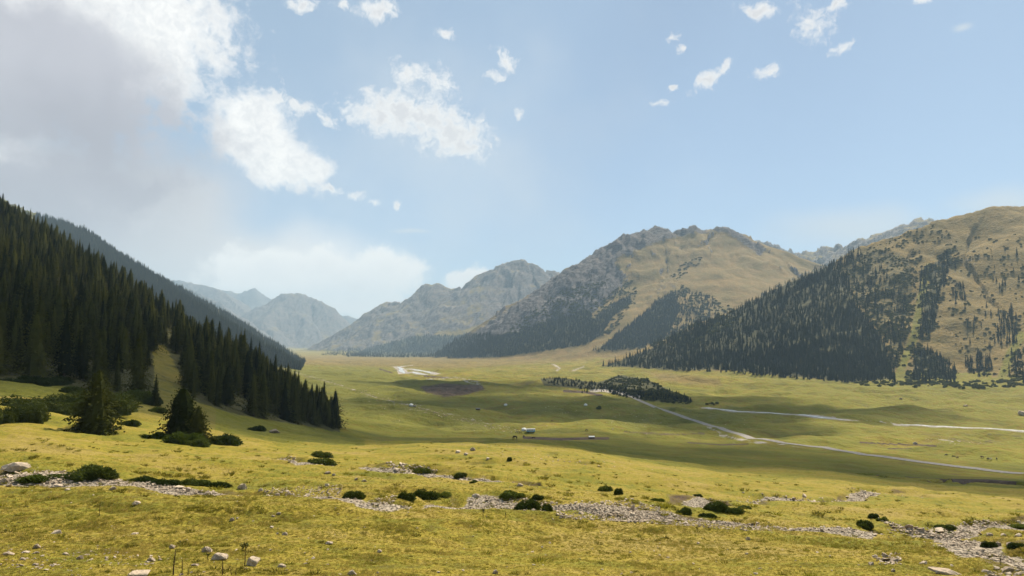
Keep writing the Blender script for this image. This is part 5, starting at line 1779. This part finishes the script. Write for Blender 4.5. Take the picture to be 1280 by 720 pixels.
HIDE = [plain("dark_hide", (0.03, 0.022, 0.017), 0.8), plain("brown_hide", (0.10, 0.05, 0.025), 0.8), plain("pale_hide", (0.48, 0.42, 0.34), 0.8)]
HORSE = [grazer('horse', HIDE[0], True), grazer('horse', HIDE[1], True, False)]
COW = [grazer('cow', HIDE[0], False), grazer('cow', HIDE[1], False), grazer('cow', HIDE[2], False)]
for px, py, me, rz, lab, nm in [
    (646, 541.5, HORSE[0], 0.3, 'dark horse grazing just left of the yurt by the wagon', 'horse'),
    (650.5, 542.0, HORSE[1], 2.8, 'brown horse with raised head standing in front of the yurt by the wagon', 'horse'),
    (654.5, 547, HORSE[0], 1.0, 'dark horse grazing below the wagon above the brown earth strip', 'horse'),
    (644, 549.5, HORSE[0], 2.4, 'dark horse grazing alone, lowest and leftmost of the wagon camp', 'horse'),
    (667, 549, HORSE[0], 3.3, 'dark horse at the tip of the brown earth strip', 'horse'),
    (690, 527, HORSE[1], 0.2, 'brown horse standing alone on the green swell behind the wagon', 'horse'),
    (733, 539, HORSE[0], 0.2, 'dark horse standing alone on the dark green meadow above the hut', 'horse'),
    (1182.5, 570, COW[0], 0.2, 'dark cow grazing apart on bright grass beyond the road', 'cow'),
    (1192.5, 572, COW[0], 2.9, 'dark cow, first of the close pair beyond the road', 'cow'),
    (1196.5, 573, COW[1], 0.4, 'brown cow, second of the close pair beyond the road', 'cow'),
    (1228, 572.5, COW[1], 3.0, 'brown cow at the near end of the loose row beyond the road', 'cow'),
    (1234.5, 574.5, COW[0], 0.5, 'dark cow beside the pale cow in the loose row beyond the road', 'cow'),
    (1238.5, 575, COW[2], 3.3, 'pale cow in the middle of the loose row beyond the road', 'cow'),
    (1246, 574.5, COW[0], 1.2, 'dark cow at the far right end of the loose row beyond the road', 'cow'),
]:
    g = ground_at(px, py)[0]
    o = link_mesh(nm, me, None, (g[0], g[1], g[2] + 0.02)); o.rotation_euler = (0, 0, rz); o.scale = (1.1, 1.1, 1.1)
    tag(o, lab, nm, 'grazing animals of the valley')

# ---------------------------------------------------------------- dry weeds in front
WEED_M = plain("dry_stalk", (0.060, 0.040, 0.022), 0.9, 0.1, 0.3, 8)
WEED_LEAF = plain("weed_leaf", (0.085, 0.085, 0.022), 0.9, 0.1, 0.3, 8)
def weed(px, py, hpx, label, seed, leafy=False, bend=0.1):
    g = ground_at(px, min(py, 719))[0]
    k = math.hypot(g[0], g[1]) / F
    if py > 719:
        g = g.copy()
    H = hpx * k
    r = np.random.default_rng(seed)
    root = empty('dry_weed', (g[0], g[1], g[2] - 0.01))
    def tube(pts, q0, q1):
        V, Q = [], []
        for i, p in enumerate(pts):
            q = q0 + (q1 - q0) * i / (len(pts) - 1)
            for j in range(5):
                a = math.tau * j / 5
                V.append((p[0] + q * math.cos(a), p[1] + q * math.sin(a), p[2]))
        for i in range(len(pts) - 1):
            for j in range(5):
                a, b = i * 5 + j, i * 5 + (j + 1) % 5
                Q.append((a, b, b + 5, a + 5))
        return V, Q
    bx, by = r.normal(0, bend, 2) * H
    main = [(bx * t * t, by * t * t, H * t) for t in np.linspace(0, 1, 9)]
    V, Q = tube(main, 0.011 * H / 0.5 + 0.003, 0.004)
    link_mesh('stalk', np_mesh('stalk', V, np.array(Q), WEED_M, True), root)
    if leafy:
        for kx in range(5):
            t = r.uniform(0.45, 0.95); a = r.uniform(0, math.tau); l = H * r.uniform(0.22, 0.4)
            c = (bx * t * t, by * t * t, H * t)
            pts = [(c[0] + math.cos(a) * l * f * 0.7, c[1] + math.sin(a) * l * f * 0.7, c[2] + l * f * 0.7) for f in np.linspace(0, 1, 4)]
            V, Q = tube(pts, 0.004, 0.003)
            tw = link_mesh('twig', np_mesh('twig', V, np.array(Q), WEED_M, True), root)
            LV, LT = [], []
            for q in range(14):
                f = r.uniform(0.2, 1.0); p = np.array(c) + (np.array(pts[-1]) - np.array(c)) * f
                d = r.normal(size=3); d /= np.linalg.norm(d); s = np.cross(d, r.normal(size=3)); s /= np.linalg.norm(s)
                w = 0.035 * H / 0.5; b = len(LV)
                LV += [p, p + d * w + s * w * .4, p + d * w * 2, p + d * w - s * w * .4]; LT.append((b, b + 1, b + 2, b + 3))
            link_mesh('leaf', np_mesh('leaf', np.array(LV), np.array(LT), WEED_LEAF), tw)
    else:
        LV, LT = [], []
        for q in range(90):
            t = r.uniform(0.35, 1.0); a = r.uniform(0, math.tau)
            p = np.array((bx * t * t, by * t * t, H * t)); d = np.array((math.cos(a), math.sin(a), r.uniform(-.3, .8)))
            w = H * 0.045 * (1.25 - t * 0.6) * r.uniform(0.6, 1.2); s = np.cross(d, (0, 0, 1)) * 0.45 * w; b = len(LV)
            LV += [p, p + d * w * .6 + s, p + d * w, p + d * w * .6 - s]; LT.append((b, b + 1, b + 2, b + 3))
        link_mesh('seed_head', np_mesh('seed_head', np.array(LV), np.array(LT), WEED_M), root)
    return tag(root, label, 'weed')
weed(216.5, 719, 31, 'tallest dry weed stalk with dark seeds at the bottom of the slope', 1)
weed(227.5, 719, 18, 'dry weed stalk just right of the tallest one', 2, bend=0.25)
weed(235, 719, 10, 'short bare weed stalk, third from the tallest one', 3)
weed(278, 719, 17, 'straight dark weed stalk under the large wedge-shaped stone', 4, bend=0.03)
weed(289, 719, 11, 'short dark weed stalk right of the straight one', 5, bend=0.15)
weed(294, 719, 7, 'shortest dark weed stub near the wedge-shaped stone', 6)
weed(306, 708, 24, 'leafy thin weed left of the pale blocky boulder', 7, True)
weed(260, 702, 12, 'small leafy weed under the upper tilted slab', 8, True)
weed(604, 647, 11, 'small leafy weed standing below the left end of the stone spill', 9, True)
weed(632, 648, 7, 'tiny leafy weed right of the one below the stone spill', 10, True)
weed(124, 645, 14, 'thin dry weed on the grassy terrace step', 11, bend=0.05)
weed(1251, 706, 8, 'thin leafy weed above the pale boulder in the bottom corner', 12, True)

# ---------------------------------------------------------------- clouds overhead whose shade lies on the valley
def build_cloud(cx, cy0, rx, ry, rot, seed, dens=0.012, H=2150, rz=150):
    t = (H + 85) / SUN[2]
    c = np.array([cx, cy0, -85.0]) + SUN * t
    bm = bmesh.new()
    bmesh.ops.create_icosphere(bm, subdivisions=5, radius=1.0)
    v = np.array([x.co[:] for x in bm.verts])
    r = 1 + 0.34 * fbm(v[:, 0] * 1.6 + v[:, 2] * 1.1 + seed, v[:, 1] * 1.6 - v[:, 2] * 0.9, 5, seed, 0.55)
    r = np.clip(r, 0.45, 1.8)
    z = v[:, 2] * r * rz
    z = np.where(z < 0, z * 0.4, z)
    x, y = v[:, 0] * r * rx, v[:, 1] * r * ry
    cr, sr = math.cos(rot), math.sin(rot)
    out = np.stack([x * cr - y * sr, x * sr + y * cr, z], 1)
    for i, q in enumerate(bm.verts):
        q.co = out[i]
    me = bpy.data.meshes.new('cloud'); bm.to_mesh(me); bm.free()
    me.materials.append(CLOUD_M)
    return tag(link_mesh('cloud', me, None, tuple(c)), kind='structure')
CLOUD_M, _N = new_mat("cloud_vapour")
_pv = _N.n('ShaderNodeVolumePrincipled')
_pv.inputs['Color'].default_value = (0.97, 0.97, 0.97, 1)
_pv.inputs['Density'].default_value = 0.0085
_pv.inputs['Density Attribute'].default_value = ""
_N.t.links.new(_pv.outputs[0], _N.n('ShaderNodeOutputMaterial').inputs['Volume'])
build_cloud(120, 350, 360, 185, -0.5, 3)
build_cloud(170, 1000, 430, 270, 0.15, 8)
build_cloud(-60, 1480, 230, 190, 0.3, 14)
build_cloud(-200, 235, 200, 135, 0.15, 21)
build_cloud(255, 760, 100, 90, 0.0, 27)
